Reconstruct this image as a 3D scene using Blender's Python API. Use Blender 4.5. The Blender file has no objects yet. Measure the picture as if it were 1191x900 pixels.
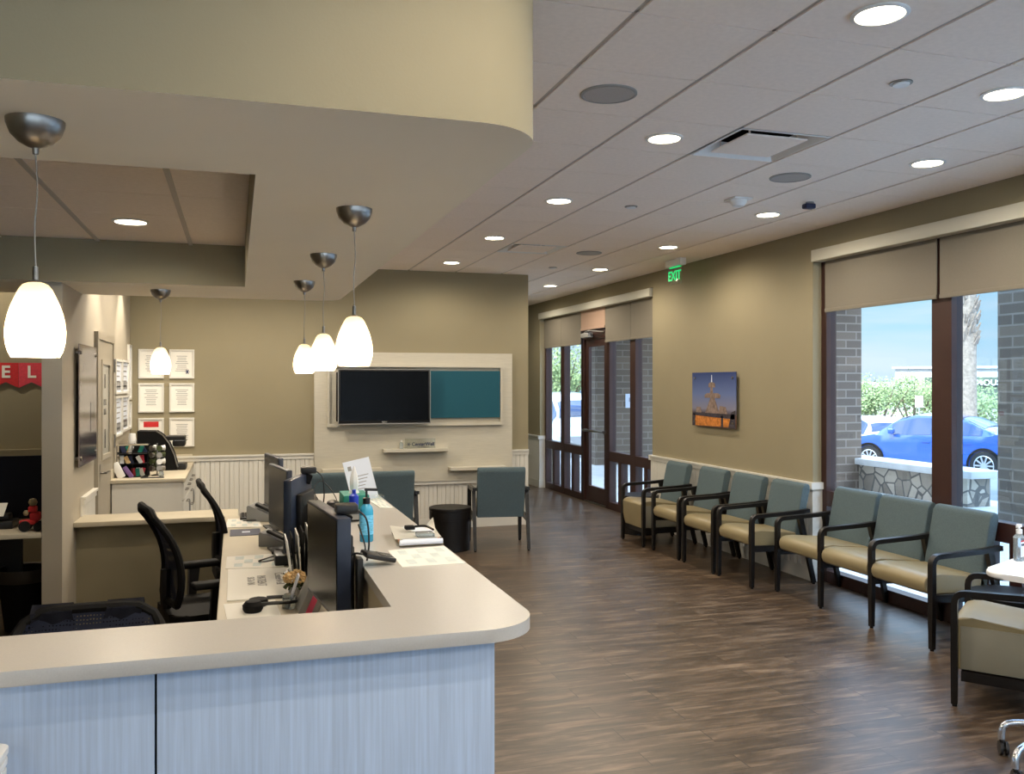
import bpy, bmesh, math, random
from mathutils import Vector, Matrix
random.seed(7)
PI = math.pi
R = math.radians
scene = bpy.context.scene
COL = scene.collection
H_CAM = 1.72
CEIL = 3.05
SOFF = 2.38

# ---------------------------------------------------------------- materials
def lin(c):
    return tuple((v / 12.92 if v <= .04045 else ((v + .055) / 1.055) ** 2.4) for v in (x / 255 for x in c)) + (1,)

def new_mat(name):
    m = bpy.data.materials.new(name)
    m.use_nodes = True
    return m, m.node_tree, m.node_tree.nodes['Principled BSDF']

def mat(name, c, rough=.6, metal=0, noise=0, nscale=20, bump=0, bscale=80, spec=None, stretch=None, trans=0, ior=None, coat=0):
    m, nt, b = new_mat(name)
    b.inputs['Base Color'].default_value = lin(c)
    b.inputs['Roughness'].default_value = rough
    b.inputs['Metallic'].default_value = metal
    if spec is not None: b.inputs['Specular IOR Level'].default_value = spec
    if trans: b.inputs['Transmission Weight'].default_value = trans
    if ior: b.inputs['IOR'].default_value = ior
    if coat: b.inputs['Coat Weight'].default_value = coat
    tc = nt.nodes.new('ShaderNodeTexCoord')
    vec = tc.outputs['Object']
    if stretch:
        mp = nt.nodes.new('ShaderNodeMapping'); mp.inputs['Scale'].default_value = stretch
        nt.links.new(vec, mp.inputs['Vector']); vec = mp.outputs['Vector']
    if noise:
        n = nt.nodes.new('ShaderNodeTexNoise'); n.inputs['Scale'].default_value = nscale; n.inputs['Detail'].default_value = 4
        nt.links.new(vec, n.inputs['Vector'])
        r = nt.nodes.new('ShaderNodeMapRange'); r.inputs['From Min'].default_value = .3; r.inputs['From Max'].default_value = .7
        r.inputs['To Min'].default_value = 1 - noise; r.inputs['To Max'].default_value = 1 + noise
        nt.links.new(n.outputs['Fac'], r.inputs['Value'])
        mx = nt.nodes.new('ShaderNodeVectorMath'); mx.operation = 'SCALE'
        mx.inputs[0].default_value = lin(c)[:3]
        nt.links.new(r.outputs['Result'], mx.inputs['Scale'])
        nt.links.new(mx.outputs['Vector'], b.inputs['Base Color'])
    if bump:
        n = nt.nodes.new('ShaderNodeTexNoise'); n.inputs['Scale'].default_value = bscale
        nt.links.new(vec, n.inputs['Vector'])
        bp = nt.nodes.new('ShaderNodeBump'); bp.inputs['Strength'].default_value = bump; bp.inputs['Distance'].default_value = .003
        nt.links.new(n.outputs['Fac'], bp.inputs['Height']); nt.links.new(bp.outputs['Normal'], b.inputs['Normal'])
    return m

def emit(name, c, s):
    m, nt, b = new_mat(name)
    b.inputs['Base Color'].default_value = lin(c)
    b.inputs['Emission Color'].default_value = lin(c)
    b.inputs['Emission Strength'].default_value = s
    return m

M = {}
M['wall'] = mat('beige_paint', (147, 138, 112), .75, noise=.02, nscale=3, bump=.08, bscale=150)
M['wall_cool'] = mat('light_paint', (170, 162, 146), .75, noise=.02, nscale=3)
M['soffit'] = mat('soffit_paint', (244, 237, 220), .8, noise=.015, nscale=2)
M['tile'] = mat('ceiling_tile', (250, 238, 228), .9, noise=.03, nscale=40, bump=.15, bscale=200)
M['tee'] = mat('ceiling_grid', (196, 190, 186), .7)
M['white'] = mat('white_trim_paint', (218, 216, 208), .45, noise=.01)
M['white_pl'] = mat('white_plastic', (235, 236, 236), .35)
M['grey_pl'] = mat('grey_plastic', (150, 150, 148), .5)
M['midgrey'] = mat('speaker_grille', (176, 172, 170), .7, noise=.1, nscale=400)
M['black'] = mat('black_plastic', (18, 18, 20), .4)
M['blackm'] = mat('black_matte', (9, 9, 11), .7, spec=.25)
M['screen'] = mat('black_screen', (5, 5, 6), .22, spec=.12)
M['monfront'] = mat('monitor_screen', (40, 42, 46), .25)
M['monback'] = mat('monitor_shell', (32, 42, 62), .4)
M['silver'] = mat('brushed_metal', (150, 146, 140), .32, metal=1, noise=.06, nscale=60)
M['chrome'] = mat('chrome', (205, 208, 212), .15, metal=1)
M['espresso'] = mat('espresso_wood', (20, 17, 16), .38, noise=.2, nscale=14, stretch=(8, 1, 1), spec=.35)
M['teal'] = mat('teal_woven_fabric', (84, 101, 107), .9, noise=.16, nscale=160, bump=.4, bscale=320)
M['vinyl'] = mat('tan_vinyl', (146, 133, 100), .42, noise=.04, nscale=8, bump=.06, bscale=90)
M['vinyl_side'] = mat('grey_tan_vinyl', (138, 134, 118), .5, noise=.03, nscale=8)
M['bronze'] = mat('bronze_frame', (56, 32, 27), .4, noise=.08, nscale=6, spec=.5)
M['shade'] = mat('shade_fabric', (124, 118, 106), .9, noise=.04, nscale=200)
M['shade_pink'] = mat('transom_shade_fabric', (176, 148, 130), .9, noise=.04, nscale=200)
M['cassette'] = mat('shade_cassette', (206, 204, 190), .5)
M['quartz'] = mat('quartz', (188, 185, 180), .3, noise=.035, nscale=220)
M['laminate'] = mat('desk_laminate', (192, 183, 162), .45, noise=.02, nscale=8)
M['panel'] = mat('streaked_panel', (190, 208, 234), .55, noise=.10, nscale=9, stretch=(14, 14, .35))
M['tvpanel'] = mat('pale_streaked_panel', (198, 193, 178), .55, noise=.05, nscale=9, stretch=(1, 14, 14))
M['tealboard'] = mat('teal_board', (0, 80, 98), .7)
M['mesh'] = mat('blue_black_mesh', (26, 36, 62), .8, noise=.3, nscale=300, bump=.5, bscale=500)
def weave():
    m, nt, b = new_mat('open_mesh_weave')
    b.inputs['Base Color'].default_value = lin((26, 36, 62)); b.inputs['Roughness'].default_value = .7
    tc = nt.nodes.new('ShaderNodeTexCoord'); v = nt.nodes.new('ShaderNodeTexVoronoi'); v.inputs['Scale'].default_value = 95; v.inputs['Randomness'].default_value = .2
    st = nt.nodes.new('ShaderNodeMath'); st.operation = 'GREATER_THAN'; st.inputs[1].default_value = .26
    nt.links.new(tc.outputs['Object'], v.inputs['Vector']); nt.links.new(v.outputs['Distance'], st.inputs[0]); nt.links.new(st.outputs[0], b.inputs['Alpha'])
    return m
M['weave'] = weave()
M['garment'] = mat('dark_navy_cloth', (20, 24, 40), .9)
M['paper'] = mat('paper', (238, 236, 228), .7)
M['paper_blue'] = mat('paper_cool', (225, 232, 246), .7)
M['ink'] = mat('dark_ink', (50, 54, 64), .7)
M['ink_l'] = mat('grey_ink', (150, 150, 150), .7)
M['navy'] = mat('navy_card', (28, 40, 78), .5)
M['red'] = mat('red_paper', (200, 40, 44), .7, noise=.1, nscale=60)
M['pinkred'] = mat('pink_red_paper', (218, 66, 82), .7, noise=.1, nscale=60)
M['pink'] = mat('pink_label', (240, 96, 130), .6)
M['green_tissue'] = mat('green_box', (20, 128, 112), .55, noise=.15, nscale=30)
M['doorpaint'] = mat('taupe_door', (160, 152, 136), .5, noise=.02)
M['concrete'] = mat('concrete', (214, 213, 210), .85, noise=.08, nscale=5)
M['asphalt'] = mat('asphalt', (120, 122, 128), .9, noise=.15, nscale=8)
M['bark'] = mat('palm_bark', (168, 146, 126), .9, noise=.3, nscale=14, bump=.8, bscale=18)
M['branch'] = mat('tree_bark', (120, 108, 84), .9)
M['leaf'] = mat('tree_leaf', (136, 152, 100), .8, noise=.25, nscale=2)
M['tyre'] = mat('tyre_rubber', (24, 24, 26), .8)
M['rim'] = mat('alloy', (200, 204, 210), .3, metal=.7)
M['carglass'] = mat('car_glass', (36, 60, 96), .06, spec=.8)
M['carblue'] = mat('blue_car_paint', (44, 82, 156), .22, coat=1)
M['carwhite'] = mat('white_car_paint', (228, 232, 236), .3, coat=.6)
M['cargrey'] = mat('grey_car_paint', (92, 100, 112), .3, coat=.6)
M['carred'] = mat('red_car_paint', (150, 50, 44), .3, coat=.6)
M['stucco'] = mat('pale_stucco', (206, 202, 194), .9, noise=.04)
M['void'] = mat('dark_recess', (30, 30, 34), .8)
M['sky_lens'] = mat('red_lens', (190, 40, 34), .3)
M['lens'] = emit('lamp_lens', (255, 240, 205), 14)
M['exitgreen'] = emit('exit_green_light', (10, 200, 110), .75)
M['bulb'] = emit('lit_bulb', (255, 228, 180), 20)
M['blue_gel'] = mat('blue_gel', (60, 178, 226), .25, trans=.3)
M['cleargel'] = mat('clear_gel', (225, 238, 244), .12, trans=.75, ior=1.33)

def glassmat():
    m = bpy.data.materials.new('window_glass'); m.use_nodes = True
    nt = m.node_tree; nt.nodes.clear()
    o = nt.nodes.new('ShaderNodeOutputMaterial'); mx = nt.nodes.new('ShaderNodeMixShader')
    t = nt.nodes.new('ShaderNodeBsdfTransparent'); t.inputs['Color'].default_value = (.88, .95, 1, 1)
    g = nt.nodes.new('ShaderNodeBsdfGlossy'); g.inputs['Roughness'].default_value = 0
    f = nt.nodes.new('ShaderNodeFresnel'); f.inputs['IOR'].default_value = 1.55
    ge = nt.nodes.new('ShaderNodeNewGeometry'); iv = nt.nodes.new('ShaderNodeMath'); iv.operation = 'SUBTRACT'; iv.inputs[0].default_value = 1
    ml = nt.nodes.new('ShaderNodeMath'); ml.operation = 'MULTIPLY'        # the outer face of each pane reflects once
    nt.links.new(ge.outputs['Backfacing'], iv.inputs[1]); nt.links.new(iv.outputs[0], ml.inputs[0]); nt.links.new(f.outputs[0], ml.inputs[1])
    nt.links.new(ml.outputs[0], mx.inputs[0]); nt.links.new(t.outputs[0], mx.inputs[1]); nt.links.new(g.outputs[0], mx.inputs[2])
    nt.links.new(mx.outputs[0], o.inputs[0])
    return m
M['glass'] = glassmat()

def acrylicmat():
    m = bpy.data.materials.new('clear_acrylic'); m.use_nodes = True
    nt = m.node_tree; nt.nodes.clear()
    o = nt.nodes.new('ShaderNodeOutputMaterial'); mx = nt.nodes.new('ShaderNodeMixShader')
    t = nt.nodes.new('ShaderNodeBsdfTransparent'); t.inputs['Color'].default_value = (.93, .95, .93, 1)
    g = nt.nodes.new('ShaderNodeBsdfGlossy'); g.inputs['Roughness'].default_value = .05
    mx.inputs[0].default_value = .12
    nt.links.new(t.outputs[0], mx.inputs[1]); nt.links.new(g.outputs[0], mx.inputs[2]); nt.links.new(mx.outputs[0], o.inputs[0])
    return m
M['acrylic'] = acrylicmat()

def shademat():      # frosted pendant glass: diffuse + translucent around a real lamp
    m = bpy.data.materials.new('frosted_glass'); m.use_nodes = True
    nt = m.node_tree; nt.nodes.clear()
    o = nt.nodes.new('ShaderNodeOutputMaterial'); mx = nt.nodes.new('ShaderNodeMixShader')
    d = nt.nodes.new('ShaderNodeBsdfDiffuse'); d.inputs['Color'].default_value = (.8, .76, .7, 1)
    t = nt.nodes.new('ShaderNodeBsdfTranslucent'); t.inputs['Color'].default_value = (.92, .76, .52, 1)
    mx.inputs[0].default_value = .72
    nt.links.new(d.outputs[0], mx.inputs[1]); nt.links.new(t.outputs[0], mx.inputs[2]); nt.links.new(mx.outputs[0], o.inputs[0])
    return m
M['frosted'] = shademat()

def floormat():
    m, nt, b = new_mat('wood_plank_floor')
    tc = nt.nodes.new('ShaderNodeTexCoord')
    br = nt.nodes.new('ShaderNodeTexBrick')
    br.offset = .37; br.inputs['Scale'].default_value = 1
    br.inputs['Brick Width'].default_value = 1.1; br.inputs['Row Height'].default_value = .15
    br.inputs['Mortar Size'].default_value = .0025; br.inputs['Mortar Smooth'].default_value = .3
    br.inputs['Color1'].default_value = (0, 0, 0, 1); br.inputs['Color2'].default_value = (1, 1, 1, 1); br.inputs['Mortar'].default_value = (0, 0, 0, 1)
    nt.links.new(tc.outputs['Object'], br.inputs['Vector'])
    mp = nt.nodes.new('ShaderNodeMapping'); mp.inputs['Scale'].default_value = (1.0, 6, 1)
    # shift the grain plank by plank
    ad = nt.nodes.new('ShaderNodeVectorMath'); ad.operation = 'MULTIPLY_ADD'
    nt.links.new(br.outputs['Color'], ad.inputs[0]); ad.inputs[1].default_value = (7, 3, 5)
    nt.links.new(tc.outputs['Object'], ad.inputs[2])
    nt.links.new(ad.outputs[0], mp.inputs['Vector'])
    n = nt.nodes.new('ShaderNodeTexNoise'); n.inputs['Scale'].default_value = 3.2; n.inputs['Detail'].default_value = 8; n.inputs['Roughness'].default_value = .62; n.inputs['Distortion'].default_value = .6
    nt.links.new(mp.outputs[0], n.inputs['Vector'])
    cr = nt.nodes.new('ShaderNodeValToRGB')
    e = cr.color_ramp.elements
    e[0].position = .28; e[0].color = lin((47, 39, 33)); e[1].position = .74; e[1].color = lin((134, 115, 95))
    k = e.new(.5); k.color = lin((84, 69, 55))
    nt.links.new(n.outputs['Fac'], cr.inputs['Fac'])
    mr = nt.nodes.new('ShaderNodeMapRange'); mr.inputs['To Min'].default_value = .78; mr.inputs['To Max'].default_value = 1.14
    nt.links.new(br.outputs['Color'], mr.inputs['Value'])
    sc = nt.nodes.new('ShaderNodeVectorMath'); sc.operation = 'SCALE'
    nt.links.new(cr.outputs['Color'], sc.inputs[0]); nt.links.new(mr.outputs[0], sc.inputs['Scale'])
    mo = nt.nodes.new('ShaderNodeMix'); mo.data_type = 'RGBA'
    nt.links.new(br.outputs['Fac'], mo.inputs['Factor']); nt.links.new(sc.outputs[0], mo.inputs['A']); mo.inputs['B'].default_value = lin((44, 36, 32))
    nt.links.new(mo.outputs['Result'], b.inputs['Base Color'])
    rr = nt.nodes.new('ShaderNodeMapRange'); rr.inputs['To Min'].default_value = .26; rr.inputs['To Max'].default_value = .42
    nt.links.new(n.outputs['Fac'], rr.inputs['Value']); nt.links.new(rr.outputs[0], b.inputs['Roughness'])
    bp = nt.nodes.new('ShaderNodeBump'); bp.inputs['Strength'].default_value = .12; bp.inputs['Distance'].default_value = .004
    nt.links.new(n.outputs['Fac'], bp.inputs['Height']); nt.links.new(bp.outputs['Normal'], b.inputs['Normal'])
    return m
M['floor'] = floormat()

def brickmat(name, c1, c2, mort, w, h, swap, ms=.012):
    m, nt, b = new_mat(name)
    tc = nt.nodes.new('ShaderNodeTexCoord')
    sp = nt.nodes.new('ShaderNodeSeparateXYZ'); cb = nt.nodes.new('ShaderNodeCombineXYZ')
    nt.links.new(tc.outputs['Object'], sp.inputs[0])
    ad = nt.nodes.new('ShaderNodeMath'); nt.links.new(sp.outputs['X'], ad.inputs[0]); nt.links.new(sp.outputs['Y'], ad.inputs[1])
    nt.links.new(ad.outputs[0], cb.inputs['X']); nt.links.new(sp.outputs['Z'], cb.inputs['Y'])
    br = nt.nodes.new('ShaderNodeTexBrick'); br.inputs['Scale'].default_value = 1
    br.inputs['Brick Width'].default_value = w; br.inputs['Row Height'].default_value = h
    br.inputs['Mortar Size'].default_value = ms
    br.inputs['Color1'].default_value = lin(c1); br.inputs['Color2'].default_value = lin(c2); br.inputs['Mortar'].default_value = lin(mort)
    nt.links.new(cb.outputs[0], br.inputs['Vector']); nt.links.new(br.outputs['Color'], b.inputs['Base Color'])
    b.inputs['Roughness'].default_value = .9
    return m
M['brick'] = brickmat('grey_brown_brick', (122, 106, 92), (102, 90, 80), (142, 130, 118), .40, .135, False)

def stonemat():
    m, nt, b = new_mat('river_stone')
    tc = nt.nodes.new('ShaderNodeTexCoord')
    v = nt.nodes.new('ShaderNodeTexVoronoi'); v.inputs['Scale'].default_value = 4.2; v.feature = 'DISTANCE_TO_EDGE'
    v2 = nt.nodes.new('ShaderNodeTexVoronoi'); v2.inputs['Scale'].default_value = 4.2
    nt.links.new(tc.outputs['Object'], v.inputs['Vector']); nt.links.new(tc.outputs['Object'], v2.inputs['Vector'])
    cr = nt.nodes.new('ShaderNodeValToRGB'); cr.color_ramp.elements[0].color = lin((142, 130, 116)); cr.color_ramp.elements[1].color = lin((206, 192, 174))
    sp = nt.nodes.new('ShaderNodeSeparateColor'); nt.links.new(v2.outputs['Color'], sp.inputs[0]); nt.links.new(sp.outputs[0], cr.inputs[0])
    st = nt.nodes.new('ShaderNodeMath'); st.operation = 'GREATER_THAN'; st.inputs[1].default_value = .05
    nt.links.new(v.outputs['Distance'], st.inputs[0])
    mx = nt.nodes.new('ShaderNodeMix'); mx.data_type = 'RGBA'; mx.inputs['A'].default_value = lin((112, 106, 100))
    nt.links.new(st.outputs[0], mx.inputs['Factor']); nt.links.new(cr.outputs[0], mx.inputs['B']); nt.links.new(mx.outputs['Result'], b.inputs['Base Color'])
    bp = nt.nodes.new('ShaderNodeBump'); bp.inputs['Strength'].default_value = 1; bp.inputs['Distance'].default_value = .04
    nt.links.new(v.outputs['Distance'], bp.inputs['Height']); nt.links.new(bp.outputs['Normal'], b.inputs['Normal'])
    b.inputs['Roughness'].default_value = .9
    return m
M['stone'] = stonemat()

def picturemat():    # a photograph of a tiered fountain at dusk: sky grading to a warm horizon (drawn on the print)
    m, nt, b = new_mat('printed_dusk_photo')
    tc = nt.nodes.new('ShaderNodeTexCoord'); sp = nt.nodes.new('ShaderNodeSeparateXYZ')
    nt.links.new(tc.outputs['Object'], sp.inputs[0])
    mr = nt.nodes.new('ShaderNodeMapRange'); mr.inputs['From Min'].default_value = -.29; mr.inputs['From Max'].default_value = .29
    nt.links.new(sp.outputs['Z'], mr.inputs['Value'])
    cr = nt.nodes.new('ShaderNodeValToRGB'); e = cr.color_ramp.elements
    e[0].position = 0; e[0].color = lin((92, 66, 60)); e[1].position = 1; e[1].color = lin((44, 62, 118))
    for p, c in ((.2, (118, 84, 64)), (.27, (90, 84, 96)), (.34, (128, 128, 150)), (.6, (98, 116, 166))):
        k = e.new(p); k.color = lin(c)
    nt.links.new(mr.outputs[0], cr.inputs[0]); nt.links.new(cr.outputs[0], b.inputs['Base Color'])
    b.inputs['Roughness'].default_value = .12
    return m
M['dusk'] = picturemat()
M['fount'] = mat('printed_fountain', (134, 116, 108), .2, noise=.35, nscale=30)
M['fount_d'] = mat('printed_fountain_dark', (62, 56, 66), .2, noise=.3, nscale=30)
M['amber'] = mat('printed_amber_water', (196, 122, 54), .2, noise=.35, nscale=25)
M['photo2'] = mat('printed_street_photo', (120, 112, 110), .15, noise=.5, nscale=9, stretch=(1, 1, .6))
M['photo2d'] = mat('printed_dark_figures', (48, 44, 56), .15, noise=.4, nscale=14)
M['pattern'] = mat('patterned_sheet', (206, 216, 214), .6, noise=.12, nscale=14)
M['pot'] = mat('yellow_dried_flowers', (222, 190, 138), .9, noise=.25, nscale=60)
M['leafd'] = mat('dark_green_leaf', (64, 74, 40), .8)

# ---------------------------------------------------------------- geometry helpers
def BM(): return bmesh.new()

def box(bm, x0, x1, y0, y1, z0, z1, mx=None, r=0, seg=2):
    t = bmesh.new()
    bmesh.ops.create_cube(t, size=1)
    for v in t.verts:
        v.co = Vector((x0 + (v.co.x + .5) * (x1 - x0), y0 + (v.co.y + .5) * (y1 - y0), z0 + (v.co.z + .5) * (z1 - z0)))
    if r > 0:
        bmesh.ops.bevel(t, geom=list(t.edges), offset=r, segments=seg, profile=.5, affect='EDGES')
    merge(bm, t, mx)

def merge(bm, t, mx=None):
    if mx is not None: bmesh.ops.transform(t, matrix=mx, verts=t.verts)
    mp = {v: bm.verts.new(v.co) for v in t.verts}
    for f in t.faces:
        try:
            nf = bm.faces.new([mp[v] for v in f.verts]); nf.smooth = f.smooth
        except ValueError: pass
    t.free()

def prism(bm, pts, z0, z1, mx=None, r=0, seg=2):
    """pts: xy polygon counter-clockwise, extruded from z0 to z1"""
    t = bmesh.new()
    a = [t.verts.new((x, y, z0)) for x, y in pts]; b = [t.verts.new((x, y, z1)) for x, y in pts]
    n = len(pts)
    t.faces.new(a[::-1]); t.faces.new(b)
    for i in range(n): t.faces.new((a[i], a[(i + 1) % n], b[(i + 1) % n], b[i]))
    if r > 0:
        es = [e for e in t.edges if abs(e.verts[0].co.z - e.verts[1].co.z) < 1e-6]
        bmesh.ops.bevel(t, geom=es, offset=r, segments=seg, profile=.5, affect='EDGES')
    merge(bm, t, mx)

def prism_yz(bm, pts, x0, x1, r=0, seg=2, mx=None):
    """side profile (y,z) extruded along x"""
    m = Matrix(((0, 0, 1, 0), (1, 0, 0, 0), (0, 1, 0, 0), (0, 0, 0, 1)))
    t = bmesh.new(); prism(t, pts, x0, x1, None, r, seg)
    bmesh.ops.transform(t, matrix=m, verts=t.verts)
    merge(bm, t, mx)

def lathe(bm, prof, cx=0, cy=0, n=32, mx=None, smooth=True):
    t = bmesh.new(); rings = []
    for r, z in prof:
        if r < 1e-6: rings.append([t.verts.new((cx, cy, z))])
        else: rings.append([t.verts.new((cx + r * math.cos(2 * PI * i / n), cy + r * math.sin(2 * PI * i / n), z)) for i in range(n)])
    for A, Bq in zip(rings, rings[1:]):
        for i in range(n):
            j = (i + 1) % n
            q = [A[i % len(A)], A[j % len(A)], Bq[j % len(Bq)], Bq[i % len(Bq)]]
            q2 = []
            for v in q:
                if v not in q2: q2.append(v)
            if len(q2) > 2:
                try: f = t.faces.new(q2); f.smooth = smooth
                except ValueError: pass
    bmesh.ops.recalc_face_normals(t, faces=t.faces)
    merge(bm, t, mx)

def cyl(bm, cx, cy, z0, z1, r, n=24, mx=None):
    lathe(bm, [(0, z0), (r, z0), (r, z1), (0, z1)], cx, cy, n, mx, smooth=False)

def tube(bm, pts, r, n=8, cap=True, radii=None):
    pts = [Vector(p) for p in pts]; rings = []
    up = Vector((0, 0, 1))
    for i, p in enumerate(pts):
        d = (pts[min(i + 1, len(pts) - 1)] - pts[max(i - 1, 0)]).normalized()
        a = up if abs(d.dot(up)) < .9 else Vector((1, 0, 0))
        if i and rings: a = prevu
        u = (a - d * a.dot(d)).normalized(); w = d.cross(u); prevu = u
        rr = radii[i] if radii else r
        rings.append([bm.verts.new(p + (u * math.cos(2 * PI * k / n) + w * math.sin(2 * PI * k / n)) * rr) for k in range(n)])
    for A, Bq in zip(rings, rings[1:]):
        for k in range(n):
            f = bm.faces.new((A[k], A[(k + 1) % n], Bq[(k + 1) % n], Bq[k])); f.smooth = True
    if cap:
        bm.faces.new(rings[0][::-1]); bm.faces.new(rings[-1])

def smooth_path(pts, k=6):
    P = [Vector(p) for p in pts]; out = []
    for i in range(len(P) - 1):
        a = P[max(i - 1, 0)]; b = P[i]; c = P[i + 1]; d = P[min(i + 2, len(P) - 1)]
        for j in range(k):
            t = j / k
            out.append(.5 * ((2 * b) + (c - a) * t + (2 * a - 5 * b + 4 * c - d) * t * t + (-a + 3 * b - 3 * c + d) * t ** 3))
    out.append(P[-1]); return out

def bar(bm, a, b, w, h, w2=None, h2=None):
    """tapered rectangular bar from point a to b; w is along local x, h along the other side"""
    a = Vector(a); b = Vector(b); d = (b - a).normalized()
    x = Vector((1, 0, 0)); x = (x - d * x.dot(d))
    if x.length < .2: x = Vector((0, 1, 0)) - d * d.y
    x.normalize(); y = d.cross(x)
    w2 = w2 or w; h2 = h2 or h
    A = [bm.verts.new(a + x * sx * w / 2 + y * sy * h / 2) for sx, sy in ((-1, -1), (1, -1), (1, 1), (-1, 1))]
    Bq = [bm.verts.new(b + x * sx * w2 / 2 + y * sy * h2 / 2) for sx, sy in ((-1, -1), (1, -1), (1, 1), (-1, 1))]
    bm.faces.new(A[::-1]); bm.faces.new(Bq)
    for i in range(4): bm.faces.new((A[i], A[(i + 1) % 4], Bq[(i + 1) % 4], Bq[i]))

def arc(cx, cy, r, a0, a1, n=8):
    return [(cx + r * math.cos(R(a0 + (a1 - a0) * i / n)), cy + r * math.sin(R(a0 + (a1 - a0) * i / n))) for i in range(n + 1)]

def rrect(x0, x1, y0, y1, r, n=5):
    return arc(x1 - r, y0 + r, r, -90, 0, n) + arc(x1 - r, y1 - r, r, 0, 90, n) + arc(x0 + r, y1 - r, r, 90, 180, n) + arc(x0 + r, y0 + r, r, 180, 270, n)

# ---------------------------------------------------------------- objects
def obj(name, bm, m, parent=None, label=None, loc=None, rz=0):
    bmesh.ops.recalc_face_normals(bm, faces=bm.faces)
    me = bpy.data.meshes.new(name); bm.to_mesh(me); bm.free()
    for p_ in me.polygons: p_.use_smooth = True
    me.set_sharp_from_angle(angle=R(32))
    me.materials.append(M[m] if isinstance(m, str) else m)
    o = bpy.data.objects.new(name, me); COL.objects.link(o)
    if name in ('seat', 'backrest', 'table_top'):
        wn = o.modifiers.new('weighted_normals', 'WEIGHTED_NORMAL'); wn.keep_sharp = True; wn.weight = 80
    if parent: o.parent = parent
    if label: o['label'] = label
    if loc: o.location = loc
    o.rotation_euler.z = rz
    return o

def thing(name, label, cat, loc=(0, 0, 0), rz=0, group=None):
    o = bpy.data.objects.new(name, None); COL.objects.link(o)
    o.empty_display_size = .1
    o.location = loc; o.rotation_euler = (0, 0, rz); o['label'] = label; o['category'] = cat
    if group: o['group'] = group
    return o

def tag(o, label, cat, group=None, kind=None):
    o['label'] = label; o['category'] = cat
    if group: o['group'] = group
    if kind: o['kind'] = kind
    return o

def struct(name, bm, m, parent=None, label=None):
    o = obj(name, bm, m, parent)
    if parent is None: o['kind'] = 'structure'
    if label: o['label'] = label
    return o

def kids(o): return [c for c in bpy.data.objects if c.parent == o]
def dup(root, loc, rz=None, label=None, group=None):
    r = root.copy(); COL.objects.link(r); r.location = loc
    if rz is not None: r.rotation_euler.z = rz
    if label: r['label'] = label
    if group: r['group'] = group
    for ch in kids(root):
        c = ch.copy(); COL.objects.link(c); c.parent = r
        for g in kids(ch):
            d = g.copy(); COL.objects.link(d); d.parent = c
    return r

def text(name, s, size, m, parent, mx, ext=.0008, bold=False):
    cu = bpy.data.curves.new('t', 'FONT'); cu.body = s; cu.size = size; cu.extrude = ext
    cu.align_x = 'CENTER'; cu.align_y = 'CENTER'
    if bold: cu.offset = size * .025
    t = bpy.data.objects.new('t', cu); COL.objects.link(t)
    dg = bpy.context.evaluated_depsgraph_get(); dg.update()
    me = bpy.data.meshes.new_from_object(t.evaluated_get(dg))
    bpy.data.objects.remove(t); bpy.data.curves.remove(cu)
    me.transform(mx); me.name = name
    me.materials.clear(); me.materials.append(M[m])
    o = bpy.data.objects.new(name, me); COL.objects.link(o); o.parent = parent
    return o

def frame_mx(o, xa, ya):
    """matrix placing text: local x -> xa, local y -> ya, origin o"""
    xa = Vector(xa).normalized(); ya = Vector(ya).normalized(); za = xa.cross(ya)
    return Matrix(((xa.x, ya.x, za.x, o[0]), (xa.y, ya.y, za.y, o[1]), (xa.z, ya.z, za.z, o[2]), (0, 0, 0, 1)))

def lamp(kind, loc, energy, color, parent=None, **kw):
    l = bpy.data.lights.new(kind.lower() + '_light', kind); l.energy = energy; l.color = color
    for k, v in kw.items(): setattr(l, k, v)
    o = bpy.data.objects.new('bulb_light', l); COL.objects.link(o); o.location = loc
    if parent: o.parent = parent
    return o

WARM = (1, .87, .70)

# ================================================================ SETTING
XR = 4.8           # window wall
YT = 10.25         # television wall
bm = BM(); box(bm, -3.7, XR + .12, -5.1, 17.2, -.1, 0); struct('floor', bm, 'floor')

# --- main ceiling: tiles with gaps, diffuser cells left open
PX, PY = .57, .5665
GX0, GY0 = 2.51 - 12 * PX, 2.89 - 14 * PY
diff_cells = {(12, 16), (12, 23), (9, 22)}
bm = BM()
for i in range(0, 17):
    for j in range(0, 40):
        x0, y0 = GX0 + i * PX, GY0 + j * PY
        x1, y1 = min(x0 + PX, XR), y0 + PY
        if (i, j) in diff_cells or x0 > XR - .05 or y0 > 17: continue
        cxm, cym = (x0 + x1) / 2, (y0 + y1) / 2
        if -3.5 < cxm < .45 and 2.5 < cym < 6.9: continue
        box(bm, x0 + .012, x1 - .012, y0 + .004, y1 - .004, CEIL, CEIL + .009)
ceil = struct('ceiling', bm, 'tile')
bm = BM(); box(bm, -5, XR + .12, -5.1, 17.2, CEIL + .30, CEIL + .36); struct('ceiling_deck', bm, 'void')
bm = BM()   # tee grid behind the tile faces
for i in range(0, 18):
    x = GX0 + i * PX; box(bm, x - .0125, x + .0125, -5, 17.2, CEIL + .007, CEIL + .03)
for j in range(0, 41):
    y = GY0 + j * PY; box(bm, GX0, XR, y - .008, y + .008, CEIL + .007, CEIL + .029)
struct('ceiling_grid', bm, 'tee')

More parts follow.
